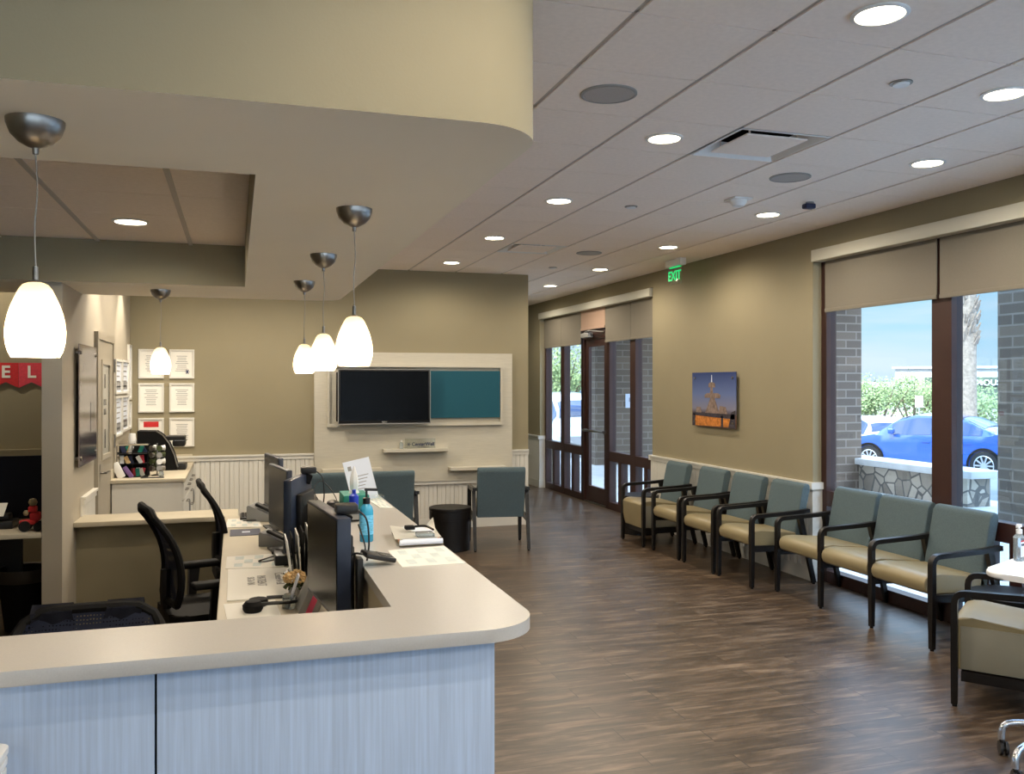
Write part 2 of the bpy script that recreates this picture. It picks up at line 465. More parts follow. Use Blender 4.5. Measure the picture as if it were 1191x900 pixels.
# --- dropped soffit ring over the reception desk
def soffit():
    bm = BM()
    r = .2
    x1, y0, y1 = .787, 2.15, 7.18
    front = [(-3.5, y0)] + arc(x1 - r, y0 + r, r, -90, 0, 14) + [(x1, 2.9), (-3.5, 2.9)]
    prism(bm, front, SOFF, CEIL)
    box(bm, .06, x1, 2.9, 6.29, SOFF, CEIL)
    back = [(-3.5, 6.29), (x1, 6.29)] + arc(x1 - r, y1 - r, r, 0, 90, 14) + [(-3.5, y1)]
    prism(bm, back, SOFF, CEIL)
    box(bm, -3.5, -2.9, 2.9, 6.29, SOFF, CEIL)
    return bm
s = struct('ceiling_soffit', soffit(), 'soffit')
s.data.materials.append(M['wall'])            # the upright faces carry the wall paint, the underside the ceiling paint
for p_ in s.data.polygons:
    if abs(p_.normal.z) < .5: p_.material_index = 1
bm = BM()
for i in range(-6, 2):
    for j in range(-2, 6):
        x0 = -.287 - .57 * (1 - i) + .57; y0 = 4.10 - .57 * 3 + .57 * j + .0
        x0 = -.287 + .57 * i; x1 = x0 + .57; y1 = y0 + .57
        x0c, x1c, y0c, y1c = max(x0, -2.9), min(x1, .06), max(y0, 2.9), min(y1, 6.29)
        if x1c - x0c < .03 or y1c - y0c < .03: continue
        box(bm, x0c + .010, x1c - .010, y0c + .004, y1c - .004, 2.65, 2.66)
box(bm, -2.9, .06, 2.9, 6.29, 2.658, 2.67)
struct('ceiling_tray', bm, 'tile')
bm = BM()
for x_ in (-.287, -.857, -1.427, -1.997): box(bm, x_ - .013, x_ + .013, 2.9, 6.29, 2.6455, 2.651)
struct('ceiling_tray_grid', bm, 'tee')

# --- walls
bm = BM(); box(bm, -1.2, 3.42, YT, YT + .15, 0, CEIL + .05); struct('wall_back', bm, 'wall')
bm = BM(); box(bm, 3.27, 3.42, YT + .15, 17, 0, CEIL + .05); struct('wall_hall', bm, 'wall')
bm = BM(); box(bm, 3.2, XR, 17, 17.2, 0, CEIL + .05); struct('wall_hall_end', bm, 'wall')
bm = BM(); box(bm, -1.2, -1.08, 6.37, YT, 0, CEIL + .05); struct('wall_left', bm, 'wall_cool')
bm = BM(); box(bm, -3.6, -1.2, 8.0, 8.15, 0, CEIL + .05); struct('wall_nook', bm, 'wall')
bm = BM(); box(bm, -3.7, -3.55, -5.1, 8.1, 0, CEIL + .05); struct('wall_far_left', bm, 'wall')
OPS = [(-4.6, -.9), (-.4, 6.55), (9.65, 13.78), (14.45, 16.6)]      # openings along the window wall (y ranges)
OT = 2.88
bm = BM()
ys = -5.1
for a, b in OPS:
    box(bm, XR, XR + .22, ys, a, 0, CEIL + .05); ys = b
    box(bm, XR, XR + .22, a, b, OT, CEIL + .05)
box(bm, XR, XR + .22, ys, 17.2, 0, CEIL + .05)
struct('wall_right', bm, 'wall')
# wall behind the camera with its own window openings
bm = BM()
box(bm, -3.7, XR + .2, -5.2, -5.05, 0, .12); box(bm, -3.7, XR + .2, -5.2, -5.05, 2.75, CEIL + .05)
for a, b in ((-3.7, -3.4), (.1, .3), (4.4, 5.0)): box(bm, a, b, -5.2, -5.05, .12, 2.75)
struct('wall_front', bm, 'wall')

# --- wainscot: grooved boards, rail, base
def beadboard(bm, p0, p1, nrm, z0, z1, pitch=.10, t=.014):
    p0 = Vector(p0); p1 = Vector(p1); L = (p1 - p0).length; d = (p1 - p0).normalized(); nrm = Vector(nrm)
    n = max(1, round(L / pitch)); w = L / n
    prof = []
    for i in range(n):
        a = i * w
        prof += [(a, 0), (a + .004, t), (a + w * .42, t), (a + w * .42 + .003, t * .55), (a + w * .42 + .009, t * .55), (a + w * .42 + .012, t), (a + w - .004, t)]
    prof.append((L, 0))
    lo = [bm.verts.new((*(p0 + d * s_ + nrm * o_), z0)) for s_, o_ in prof]
    hi = [bm.verts.new((*(p0 + d * s_ + nrm * o_), z1)) for s_, o_ in prof]
    for i in range(len(prof) - 1): bm.faces.new((lo[i], lo[i + 1], hi[i + 1], hi[i]))

def wainscot(name, p0, p1, nrm, top=.86):
    bm = BM(); beadboard(bm, p0, p1, nrm, .1, top - .05)
    p0 = Vector(p0); p1 = Vector(p1); n = Vector(nrm)
    def strip(z0, z1, t):
        q = [p0, p1, p1 + n * t, p0 + n * t]
        prism(bm, [(v.x, v.y) for v in q], z0, z1)
    strip(0, .12, .02); strip(top - .06, top - .02, .024); strip(top - .02, top, .036)
    return struct(name, bm, 'white')
wainscot('trim_1', (XR, 9.65), (XR, 6.55), (-1, 0))
wainscot('trim_2', (3.2, YT), (3.42, YT), (0, -1), .915)
wainscot('trim_3', (-1.08, YT), (.85, YT), (0, -1), .93)
bm = BM(); beadboard(bm, (.85, YT), (3.2, YT), (0, -1), .1, .53)
box(bm, .85, 3.2, YT - .02, YT, 0, .12); box(bm, .85, 3.2, YT - .045, YT, .53, .57); struct('trim_4', bm, 'white')
wainscot('trim_5', (XR, 14.45), (XR, 13.78), (-1, 0))
# returns of the wainscot round the window jambs
for k, (y, sgn) in enumerate(((6.55, -1), (9.65, 1), (13.78, -1))):
    bm = BM()
    ya, yb = (y + sgn * .016, y) if sgn < 0 else (y, y + .016)
    box(bm, XR - .015, 4.885, min(ya, yb), max(ya, yb), 0, .8)
    yb2 = y + sgn * .034
    box(bm, XR - .036, 4.885, min(y, yb2), max(y, yb2), .80, .86)
    yb3 = y + sgn * .024
    box(bm, XR - .02, 4.885, min(y, yb3), max(y, yb3), 0, .12)
    struct('trim_%d' % (6 + k), bm, 'white')
wainscot('trim_9', (-1.08, 7.08), (-1.08, 7.70), (1, 0), .89)
bm = BM(); box(bm, -1.085, -1.05, 8.86, YT, .86, .9); box(bm, -1.085, -1.06, 8.86, YT, .0, .86); struct('trim_10', bm, 'white')

# --- pony wall with ledge behind the reception desk
bm = BM(); box(bm, -1.08, -.02, 6.90, 7.06, 0, .72); struct('wall_pony', bm, 'wall')
bm = BM(); box(bm, -1.08, .02, 6.78, 7.16, .715, .75, r=.004); struct('trim_11', bm, 'laminate', label='pale ledge capping the low wall')

# --- window walls -------------------------------------------------
GX = 4.93
def storefront(name, y0, y1, mulls, zb=(.0, .1), mid=(.66, .79), top=2.88, lower_bars=True, glass_top=2.88):
    """frame + glass as a window of the setting"""
    bm = BM()
    x0, x1 = GX - .045, GX + .06
    def vert(a, b, z0=0, z1=top): box(bm, x0, x1, a, b, z0, z1, r=.003, seg=1)
    vert(y0, y0 + .07); vert(y1 - .07, y1)
    for a, b in mulls: vert(a, b)
    box(bm, x0 + .002, x1 - .002, y0, y1, zb[0], zb[1]); box(bm, x0 + .002, x1 - .002, y0, y1, mid[0], mid[1]); box(bm, x0 + .002, x1 - .002, y0, y1, top - .08, top)
    edges = [y0 + .07] + [v for ab in mulls for v in ab] + [y1 - .07]
    if lower_bars:
        for k in range(0, len(edges), 2):
            m = (edges[k] + edges[k + 1]) / 2; w = edges[k + 1] - edges[k]
            nb = 1 if w < .9 else 2
            for q in range(nb):
                c = edges[k] + w * (q + 1) / (nb + 1)
                box(bm, x0 + .004, x1 - .004, c - .05, c + .05, zb[1], mid[0])
    f = struct(name, bm, 'bronze')
    for k in range(0, len(edges), 2):
        g = BM(); box(g, GX, GX + .006, edges[k], edges[k + 1], zb[1], top - .08)
        obj('glass_pane', g, 'glass', f)
    return f
storefront('window_1', -.4, 6.55, [(5.08, 5.27), (3.81, 4.0), (2.54, 2.73), (1.27, 1.46)])
storefront('window_2', -4.6, -.9, [(-2.85, -2.66)])
storefront('window_3', 12.10, 13.78, [(12.87, 13.03)])
storefront('window_4', 9.65, 11.20, [(10.31, 10.47)])
storefront('window_5', 14.45, 16.6, [(15.4, 15.55)])
# windows in the wall behind the camera
for k, (a, b) in enumerate(((-3.4, .1), (.3, 4.4))):
    bm = BM(); m_ = (a + b) / 2
    for u in (a, m_ - .04, b - .08): box(bm, u, u + .08, -5.16, -5.08, .12, 2.75)
    box(bm, a, b, -5.158, -5.082, .12, .2); box(bm, a, b, -5.158, -5.082, 2.67, 2.75)
    f = struct('window_%d' % (6 + k), bm, 'bronze')
    g = BM(); box(g, a + .08, b - .08, -5.12, -5.114, .2, 2.67); obj('glass_pane', g, 'glass', f)

# --- entrance door in the far glazing
D0, D1 = 11.20, 12.10
bm = BM()
box(bm, GX - .045, GX + .06, D0 - .03, D0 + .06, 0, OT); box(bm, GX - .045, GX + .06, D1 - .05, D1 + .03, 0, OT)
box(bm, GX - .044, GX + .059, D0, D1, 2.36, 2.5); box(bm, GX - .044, GX + .059, D0, D1, OT - .08, OT)
door = struct('door_1', bm, 'bronze')
bm = BM()
y0, y1 = D0 + .065, D1 - .055
box(bm, GX - .02, GX + .025, y0, y0 + .10, .02, 2.355); box(bm, GX - .02, GX + .025, y1 - .12, y1, .02, 2.355)
box(bm, GX - .019, GX + .024, y0, y1, .02, .24); box(bm, GX - .019, GX + .024, y0, y1, 2.25, 2.355)
leaf = obj('door_leaf', bm, 'bronze', door)
g = BM(); box(g, GX, GX + .006, y0 + .1, y1 - .12, .24, 2.25); obj('glass_pane', g, 'glass', leaf)
bm = BM(); tube(bm, [(GX - .075, y0 + .02, 1.04), (GX - .075, y1 - .03, 1.04)], .016, 10)
for y in (y0 + .04, y1 - .06): box(bm, GX - .08, GX - .02, y - .015, y + .015, 1.02, 1.06)
obj('push_bar', bm, 'silver', leaf, label='silver push bar')
bm = BM(); box(bm, GX - .13, GX - .046, D1 - .4, D1 - .12, 2.38, 2.45, r=.008)
bar(bm, (GX - .09, D1 - .2, 2.46), (GX - .16, D1 - .55, 2.47), .03, .012); bar(bm, (GX - .16, D1 - .55, 2.47), (GX - .05, D1 - .8, 2.44), .03, .012)
obj('door_closer', bm, 'grey_pl', door, label='grey overhead door closer')
bm = BM(); box(bm, GX - .05, GX + .07, D0 + .06, D1 - .05, 0, .015); obj('threshold', bm, 'silver', door)
g = BM(); box(g, GX, GX + .006, D0 + .06, D1 - .05, 2.5, OT - .08); obj('transom_pane', g, 'glass', door)

# --- roller shades
def roller(y0, y1, zb, label, m='shade', bottom=True, group='roller shades along the window wall'):
    t = thing('roller_shade', label, 'window shade', (4.86, (y0 + y1) / 2, zb), 0, group)
    w = (y1 - y0) / 2
    bm = BM(); box(bm, -.003, .003, -w, w, 0, 2.80 - zb); obj('shade_cloth', bm, m, t)
    bm = BM(); box(bm, -.010, .006, -w, w, -.006, .026, r=.003); obj('hem_bar', bm, m, t)
    return t
def cassette(y0, y1, label):
    bm = BM(); box(bm, 4.765, 4.875, y0, y1, 2.775, 2.875, r=.004)
    o = obj('shade_cassette', bm, 'cassette'); tag(o, label, 'shade housing', 'shade housings along the window wall')
cassette(-.38, 6.53, 'cream shade housing bar over the large near window')
cassette(9.67, 13.76, 'cream shade housing bar above the entrance door glazing')
cassette(14.47, 16.5, 'short cream shade housing beyond the column past the entrance')
roller(5.19, 6.46, 2.34, 'wide beige roller shade over the window pane with the dark blue sedan behind')
roller(3.90, 5.16, 2.34, 'wide beige roller shade at the right edge of the photo above the palm trunk')
roller(2.60, 3.87, 2.34, 'wide beige roller shade nearest the camera, right of the frame')
roller(12.955, 13.72, 2.30, 'narrow grey beige roller shade beside the column past the entrance')
roller(12.11, 12.947, 2.30, 'narrow grey beige roller shade just left of the entrance door')
roller(11.215, 12.102, 2.50, 'short pinkish roller shade over the entrance door transom', 'shade_pink')
roller(10.394, 11.207, 2.29, 'grey beige roller shade just right of the entrance door')
roller(9.68, 10.386, 2.29, 'grey beige roller shade at the near end of the entrance glazing')
roller(14.5, 15.5, 2.30, 'sliver of roller shade seen between tv wall and column')

# ================================================================ CEILING FITTINGS
def downlight(x, y, label, z=CEIL, e=35, spot=174, first=[None]):
    t = thing('downlight', label, 'ceiling light', (x, y, z), 0, 'round recessed downlights')
    if first[0] is None:
        bm = BM(); lathe(bm, [(.085, 0), (.100, -.001), (.102, -.006), (.086, -.010), (.082, -.004)], n=36); a = obj('trim_ring', bm, 'white_pl', t)
        bm = BM(); lathe(bm, [(0, -.007), (.084, -.006), (.084, -.001)], n=36); b = obj('lens', bm, 'lens', t, label='glowing warm white lens')
        first[0] = (a, b)
    else:
        for q in first[0]:
            c = q.copy(); COL.objects.link(c); c.parent = t
    if e: lamp('SPOT', (0, 0, -.03), e, WARM, t, spot_size=R(spot), spot_blend=.6, shadow_soft_size=.02)
    return t
downlight(2.21, 2.63, 'largest glowing downlight, at the top edge of the photo')
downlight(3.36, 3.18, 'downlight at the upper right edge of the photo')
downlight(3.975, 4.32, 'downlight above the near window shade, right of the square air vent')
downlight(2.214, 4.31, 'downlight just left of the big square air vent')
downlight(3.988, 6.01, 'downlight beside the dark blue ceiling sensor')
downlight(2.24, 6.01, 'downlight left of the small sprinkler cap, second along the left row')
downlight(4.015, 7.73, 'downlight nearest the green exit sign')
downlight(2.247, 7.71, 'downlight left of the farther square air vent')
downlight(4.046, 9.48, 'downlight behind the farther air vent, beside a round speaker')
downlight(2.259, 9.43, 'downlight closest above the television wall', e=22)
downlight(4.075, 11.27, 'farthest downlight, right of the television wall edge')
downlight(4.08, 13.0, 'downlight over the hall past the television wall')
downlight(-.573, 5.47, 'single downlight in the tray ceiling over the desk', 2.65, 22)
downlight(.75, 1.35, 'downlight just in front of the curved soffit corner, behind the viewpoint', e=36)
for x, y in ((2.2, .9), (2.2, -.9), (.5, -.9), (4.0, .9), (2.2, -2.8), (-1.4, -2.0), (4.0, -1.5)):
    downlight(x, y, 'downlight in the waiting room ceiling behind the viewpoint')
downlight(-.80, 7.75, 'downlight washing the left wall above the taupe door', e=60, spot=80)
downlight(-.80, 9.45, 'downlight washing the left wall above the poster frames', e=60, spot=80)
downlight(.8, 8.9, 'downlight hidden above the desk end of the television wall', e=24)
downlight(-.1, 8.6, 'added unseen downlight brightening the left walls before the coffee corner', e=80)  # extra lamp added out of view to lift the left walls
downlight(-2.3, 7.5, 'downlight over the nook left of the column', e=40)

def speaker(x, y, label):
    t = thing('ceiling_speaker', label, 'speaker', (x, y, CEIL), 0, 'round ceiling speakers')
    bm = BM(); lathe(bm, [(.13, 0), (.13, -.006), (.118, -.009), (.117, -.004)], n=36); obj('rim', bm, 'grey_pl', t)
    bm = BM(); lathe(bm, [(0, -.007), (.118, -.006), (.118, 0)], n=36); obj('grille', bm, 'midgrey', t)
speaker(1.634, 3.73, 'grey round ceiling speaker nearest the curved soffit')
speaker(3.411, 4.89, 'grey round ceiling speaker behind the big square air vent')
speaker(3.432, 8.33, 'grey round ceiling speaker beside the farther air vent')

def sprinkler(x, y, label):
    t = thing('sprinkler_cap', label, 'sprinkler', (x, y, CEIL), 0, 'concealed sprinkler caps')
    bm = BM(); lathe(bm, [(.048, 0), (.048, -.005), (.036, -.007)], n=24); obj('rim', bm, 'silver', t)
    bm = BM(); lathe(bm, [(0, -.016), (.034, -.014), (.036, -.006), (.036, -.003)], n=24); obj('cap', bm, 'white_pl', t)
sprinkler(2.807, 3.206, 'white sprinkler cap between the two nearest right downlights')
sprinkler(2.834, 6.054, 'small white sprinkler cap in the middle of the ceiling')
sprinkler(3.469, 9.506, 'far sprinkler cap near the farthest downlights')

def diffuser(i, j, label):
    x0, y0 = GX0 + i * PX, GY0 + j * PY
    t = thing('air_vent', label, 'air vent', (x0 + PX / 2, y0 + PY / 2, CEIL), 0, 'square ceiling air vents')
    h = PX / 2 - .006
    bm = BM()   # flared metal frame
    o_, i_ = h, h - .075
    pts = [(-1, -1), (1, -1), (1, 1), (-1, 1)]
    A = [bm.verts.new((a * o_, b * o_, 0)) for a, b in pts]; Bq = [bm.verts.new((a * (o_ - .012), b * (o_ - .012), -.003)) for a, b in pts]
    Cq = [bm.verts.new((a * i_, b * i_, .07)) for a, b in pts]
    for k in range(4):
        l = (k + 1) % 4
        bm.faces.new((A[k], A[l], Bq[l], Bq[k])); bm.faces.new((Bq[k], Bq[l], Cq[l], Cq[k]))
    obj('frame', bm, 'white_pl', t)
    bm = BM(); box(bm, -i_, i_, -i_, i_, .07, .24); bmesh.ops.delete(bm, geom=[f for f in bm.faces if abs(f.calc_center_median().z - .07) < .001], context='FACES')
    obj('duct_box', bm, 'void', t)
    bm = BM(); box(bm, -.19, .19, -.19, .19, -.002, .008, r=.003, seg=1)
    for a, b in pts: box(bm, a * .15 - .004, a * .15 + .004, b * .15 - .004, b * .15 + .004, .008, .1)
    obj('plate', bm, 'tile', t)
diffuser(12, 16, 'large square ceiling air vent with hanging plate, nearest one')
diffuser(12, 23, 'farther square ceiling air vent in front of the television wall')
diffuser(9, 22, 'air vent mostly hidden behind the edge of the soffit')

t = thing('smoke_detector', 'white smoke detector on a square plate left of the blue sensor', 'smoke detector', (3.453, 5.57, CEIL))
bm = BM(); box(bm, -.075, .075, -.075, .075, -.012, 0, r=.004); obj('base_plate', bm, 'white_pl', t)
bm = BM(); lathe(bm, [(.06, -.012), (.058, -.03), (.04, -.055), (.02, -.062), (0, -.063)], n=28); obj('dome', bm, 'white_pl', t)
t = thing('ceiling_sensor', 'small dark blue ceiling sensor right of the smoke detector', 'sensor', (4.018, 5.52, CEIL))
bm = BM(); lathe(bm, [(.03, 0), (.03, -.012), (0, -.012)], n=20); obj('mount', bm, 'grey_pl', t)
bm = BM(); box(bm, -.05, .035, -.03, .03, -.05, -.012, r=.01); obj('housing', bm, 'navy', t)

# exit sign, its face parallel to the window wall
t = thing('exit_sign', 'glowing green exit sign hanging from the ceiling by the window wall', 'exit sign', (4.5, 8.52, CEIL))
bm = BM(); box(bm, -.035, .035, -.19, .15, -.075, 0, r=.004); obj('housing', bm, 'white_pl', t)
bm = BM(); box(bm, -.008, .008, -.155, .125, -.27, -.075, r=.002); obj('face_plate', bm, 'acrylic', t)
mx = frame_mx((-.0105, -.015, -.178), (0, -1, 0), (0, 0, 1)); text('exit_letters', 'EXIT', .14, 'exitgreen', t, mx, .001, True)
bm = BM(); box(bm, -.011, .011, -.13, .10, -.088, -.078); obj('light_strip', bm, 'exitgreen', t)

# pendants
def pendant(x, y, label, first=[None]):
    loc = (x, y, SOFF)
    if first[0] is not None:
        t = dup(first[0], loc, label=label); return t
    t = thing('pendant_lamp', label, 'pendant lamp', loc, 0, 'egg shaped pendant lamps over the reception desk')
    bm = BM(); lathe(bm, [(.068, 0), (.067, -.012), (.058, -.036), (.04, -.055), (.02, -.066), (.008, -.07), (.007, -.085), (0, -.086)], n=36); obj('canopy', bm, 'silver', t)
    bm = BM(); tube(bm, smooth_path([(0, 0, -.08), (.004, 0, -.18), (-.002, 0, -.27), (.002, 0, -.40)]), .0018, 6)
    obj('cord', bm, 'silver', t)
    bm = BM(); lathe(bm, [(0, -.365), (.007, -.367), (.007, -.40), (.014, -.405), (.015, -.412)], n=20); obj('cap', bm, 'silver', t)
    bm = BM()
    prof = [(.018, -.407), (.029, -.412), (.038, -.424), (.0475, -.445), (.0560, -.466), (.0620, -.486), (.0665, -.508), (.0688, -.530), (.0670, -.556), (.0610, -.580), (.0545, -.594)]
    lathe(bm, prof, n=40)
    obj('lamp_shade', bm, 'frosted', t)
    bm = BM(); lathe(bm, [(0, -.50), (.014, -.506), (.022, -.525), (.022, -.545), (.012, -.562), (0, -.566)], n=16)
    obj('bulb', bm, 'bulb', t)
    lamp('POINT', (0, 0, -.555), 12.5, (1, .84, .64), t, shadow_soft_size=.025)
    first[0] = t
    return t
pendant(-.479, 2.47, 'largest pendant lamp, at the far left over the front counter')
pendant(.428, 3.36, 'pendant lamp nearest the viewer over the side counter, right of three')
pendant(.430, 4.60, 'middle pendant lamp of the three over the side counter')
pendant(.424, 5.84, 'farthest pendant lamp of the three over the side counter')
pendant(-.505, 6.68, 'small pendant lamp hanging in front of the framed certificates')

# ================================================================ TELEVISION WALL
t = thing('wall_panel', 'large pale streaked feature panel behind the television', 'wall panel', (2.02, YT, .57))
bm = BM(); box(bm, -1.17, 1.175, -.06, 0, 0, 1.51); obj('backing_board', bm, 'tvpanel', t)
bm = BM(); y = -.06
for a in ((-1.03, 1.04, 1.34, 1.365), (-1.03, 1.04, .655, .69), (-1.03, -1.005, .69, 1.34), (1.015, 1.04, .69, 1.34)):
    box(bm, a[0], a[1], y - .045, y, a[2], a[3])
obj('raised_frame', bm, 'tvpanel', t)
bm = BM(); box(bm, .12, 1.01, -.10, -.06, .745, 1.30); obj('teal_board', bm, 'tealboard', t, label='flat teal board')
def wshelf(x0, x1, z, label):
    t = thing('floating_shelf', label, 'shelf', ((x0 + x1) / 2, YT - .06, z), 0, 'small floating shelves on the feature panel')
    w = (x1 - x0) / 2
    bm = BM(); box(bm, -w, w, -.12, 0, -.038, 0, r=.003, seg=1); obj('board', bm, 'tvpanel', t)
    return t
wshelf(1.62, 2.38, .965, 'pale floating shelf centred under the television holding a clear sign')
wshelf(2.40, 3.09, .735, 'lowest right floating shelf behind the lone teal chair')
wshelf(.93, 1.60, .755, 'left floating shelf just above the teal loveseat')
t = thing('desk_sign', 'clear acrylic logo sign on the shelf under the television', 'sign', (2.05, YT - .13, .966))
bm = BM(); box(bm, -.18, .18, -.004, .004, 0, .115); obj('plate', bm, 'acrylic', t)
text('logo_letters', 'CenterWell', .055, 'navy', t, frame_mx((.035, -.0055, .048), (1, 0, 0), (0, 0, 1)), .0008, True)
text('small_print', 'Senior Primary Care', .018, 'navy', t, frame_mx((.035, -.0055, .016), (1, 0, 0), (0, 0, 1)), .0008)
bm = BM()
for k in range(6):
    a = k * PI / 3; bar(bm, (-.135, -.006, .048), (-.135 + .024 * math.cos(a), -.006, .048 + .024 * math.sin(a)), .004, .006)
obj('star_logo', bm, 'navy', t)
t = thing('hand_pump_bottle', 'tiny clear bottle left of the logo sign on the shelf', 'bottle', (1.83, YT - .13, .966))
bm = BM(); lathe(bm, [(0, 0), (.02, 0), (.021, .06), (.012, .075), (.008, .08)], n=20); obj('body', bm, 'cleargel', t)
bm = BM(); cyl(bm, 0, 0, .078, .1, .01, 14); obj('cap', bm, 'white_pl', t)

t = thing('television', 'black flat television mounted on the pale feature panel', 'television', (1.62, YT - .06, 1.25))
bm = BM(); box(bm, -.52, .53, -.16, -.115, .01, .635, r=.006); obj('housing', bm, 'black', t)
bm = BM(); box(bm, -.50, .51, -.1625, -.159, .05, .615); obj('screen', bm, 'screen', t)
bm = BM()
for a in ((-.525, .535, .628, .636), (-.525, .535, .008, .018), (-.525, -.517, .008, .636), (.527, .535, .008, .636)): box(bm, a[0], a[1], -.1645, -.158, a[2], a[3])
obj('bezel', bm, 'grey_pl', t, label='thin grey bezel')
bm = BM(); box(bm, -.30, .30, -.115, 0, .1, .5); box(bm, -.53, -.44, -.11, -.02, .04, .60, r=.006); obj('wall_mount', bm, 'blackm', t)
text('maker_mark', 'SONY', .022, 'white_pl', t, frame_mx((0, -.1655, .032), (1, 0, 0), (0, 0, 1)), .0005)

# framed certificates
def cert(x, z, label, kind=0):
    t = thing('picture_frame', label, 'framed certificate', (x, YT, z), 0, 'white framed certificates on the wall by the coffee machine')
    w, h = .128, .158
    bm = BM()
    for a in ((-w, w, h - .02, h), (-w, w, -h, -h + .02), (-w, -w + .02, -h + .02, h - .02), (w - .02, w, -h + .02, h - .02)): box(bm, a[0], a[1], -.02, 0, a[2], a[3], r=.002, seg=1)
    obj('frame', bm, 'white', t)
    bm = BM(); box(bm, -w + .019, w - .019, -.008, -.002, -h + .019, h - .019); obj('certificate', bm, 'paper', t)
    bm = BM()
    if kind == 2: box(bm, -.075, .075, -.0095, -.007, .06, .12)
    else:
        for k in range(9):
            z_ = .085 - k * .02; L = .07 * random.uniform(.6, 1)
            box(bm, -L, L, -.0095, -.0075, z_ - .003, z_ + .003)
    obj('printed_lines', bm, 'red' if kind == 2 else 'ink_l', t)
    if kind == 1:
        bm = BM()
        for k in range(3):
            a = k * PI / 3; bar(bm, (.055 - .025 * math.cos(a), -.009, -.085 - .025 * math.sin(a)), (.055 + .025 * math.cos(a), -.009, -.085 + .025 * math.sin(a)), .01, .004)
        obj('star_emblem', bm, 'navy', t)
cert(-.869, 1.933, 'framed certificate in the top row, left, behind the pendant lamp')
cert(-.558, 1.933, 'framed certificate in the top row, right, with a dark star', 1)
cert(-.869, 1.566, 'framed certificate in the middle row, left')
cert(-.558, 1.566, 'framed certificate in the middle row, right')
cert(-.869, 1.19, 'framed certificate with a dark red band behind the coffee machine', 2)
cert(-.558, 1.19, 'framed certificate in the bottom row, right, above the coffee spout')

# ================================================================ LEFT WALL
WX = -1.08
t = thing('wall_picture', 'tall glass-mounted street photo print on the left wall', 'picture', (WX, 7.2, 1.56))
bm = BM(); box(bm, .028, .036, -.39, .40, -.43, .44); obj('print', bm, 'photo2', t)
bm = BM(); box(bm, .0362, .038, -.38, .38, -.42, -.2); box(bm, .0362, .0378, .1, .3, -.2, .02); obj('dark_figures', bm, 'photo2d', t)
bm = BM()
for y_ in (-.34, .35):
    for z_ in (-.37, .38): tube(bm, [(0, y_, z_), (.044, y_, z_)], .014, 12)
obj('standoff', bm, 'silver', t, label='round metal standoffs')
# door
t0, t1 = 7.79, 8.70
bm = BM(); box(bm, WX, WX + .03, t0 - .06, t0 + .02, 0, 2.08); box(bm, WX, WX + .03, t1 - .02, t1 + .06, 0, 2.08); box(bm, WX, WX + .032, t0 - .06, t1 + .06, 2.0801, 2.14)
dr_ = struct('door_2', bm, 'doorpaint')
bm = BM()
box(bm, WX + .005, WX + .02, t0 + .02, t0 + .22, .01, 2.08); box(bm, WX + .005, WX + .02, t1 - .22, t1 - .02, .01, 2.08)
box(bm, WX + .005, WX + .02, t0 + .22, t1 - .22, 1.90, 2.08); box(bm, WX + .005, WX + .02, t0 + .22, t1 - .22, .01, 1.10)
lf = obj('door_leaf', bm, 'doorpaint', dr_)
bm = BM()
for a in ((t0 + .2, t1 - .2, 1.88, 1.92), (t0 + .2, t1 - .2, 1.08, 1.12), (t0 + .2, t0 + .235, 1.12, 1.88), (t1 - .235, t1 - .2, 1.12, 1.88)): box(bm, WX + .018, WX + .028, *a)
obj('glazing_bead', bm, 'wall_cool', lf)
bm = BM(); box(bm, WX + .008, WX + .014, t0 + .22, t1 - .22, 1.1, 1.9); obj('window_pane', bm, mat('frosted_pane', (172, 170, 160), .3), lf, label='frosted glass with a dark etched motif')
bm = BM()
for z_, h_, w_ in ((1.25, .16, .05), (1.48, .05, .14), (1.56, .05, .16), (1.74, .12, .06)): box(bm, WX + .0142, WX + .0155, t0 + .45 - w_ / 2, t0 + .45 + w_ / 2, z_ - h_ / 2, z_ + h_ / 2)
obj('etched_motif', bm, 'monfront', lf)
bm = BM(); tube(bm, [(WX + .02, t0 + .09, .99), (WX + .07, t0 + .09, .99), (WX + .075, t0 + .2, .99)], .010, 10); box(bm, WX + .018, WX + .026, t0 + .06, t0 + .12, .92, 1.06, r=.003)
obj('door_handle', bm, 'silver', lf)
bm = BM()
for z_ in (1.88, 1.2, .3): cyl(bm, WX + .034, t1 - .005, z_ - .06, z_ + .06, .009, 10)
obj('hinge', bm, 'silver', dr_)
t = thing('light_switch', 'small grey wall switch between picture and taupe door', 'light switch', (WX, 7.69, 1.26))
bm = BM(); box(bm, 0, .01, -.035, .035, -.06, .06, r=.003); obj('plate', bm, 'white_pl', t)
bm = BM(); box(bm, .009, .014, -.018, .018, -.03, .03); obj('rocker', bm, 'black', t)

def poster(y0, y1, z0, z1, label, n=2):
    t = thing('poster_frame', label, 'poster', (WX, (y0 + y1) / 2, (z0 + z1) / 2), 0, 'framed notices on the left wall')
    w, h = (y1 - y0) / 2, (z1 - z0) / 2
    bm = BM()
    for a in ((-w, w, h - .02, h), (-w, w, -h, -h + .02), (-w, -w + .02, -h + .02, h - .02), (w - .02, w, -h + .02, h - .02)): box(bm, 0, .022, *a)
    obj('frame', bm, 'white', t)
    bm = BM(); box(bm, .001, .006, -w + .019, w - .019, -h + .019, h - .019); obj('poster_sheet', bm, 'paper_blue', t)
    bm = BM()
    rows = int(2 * h / .05)
    for k in range(rows - 1):
        z_ = h - .06 - k * .05
        box(bm, .0058, .0075, -w + .045, w - .045 - random.uniform(0, .1), z_ - .006, z_ + .006)
    box(bm, .0058, .0075, -w + .04, w - .04, -h + .04, -h + .12)
    obj('printed_lines', bm, 'ink_l', t)
poster(8.93, 9.42, 1.62, 1.95, 'upper framed notice beside the taupe door')
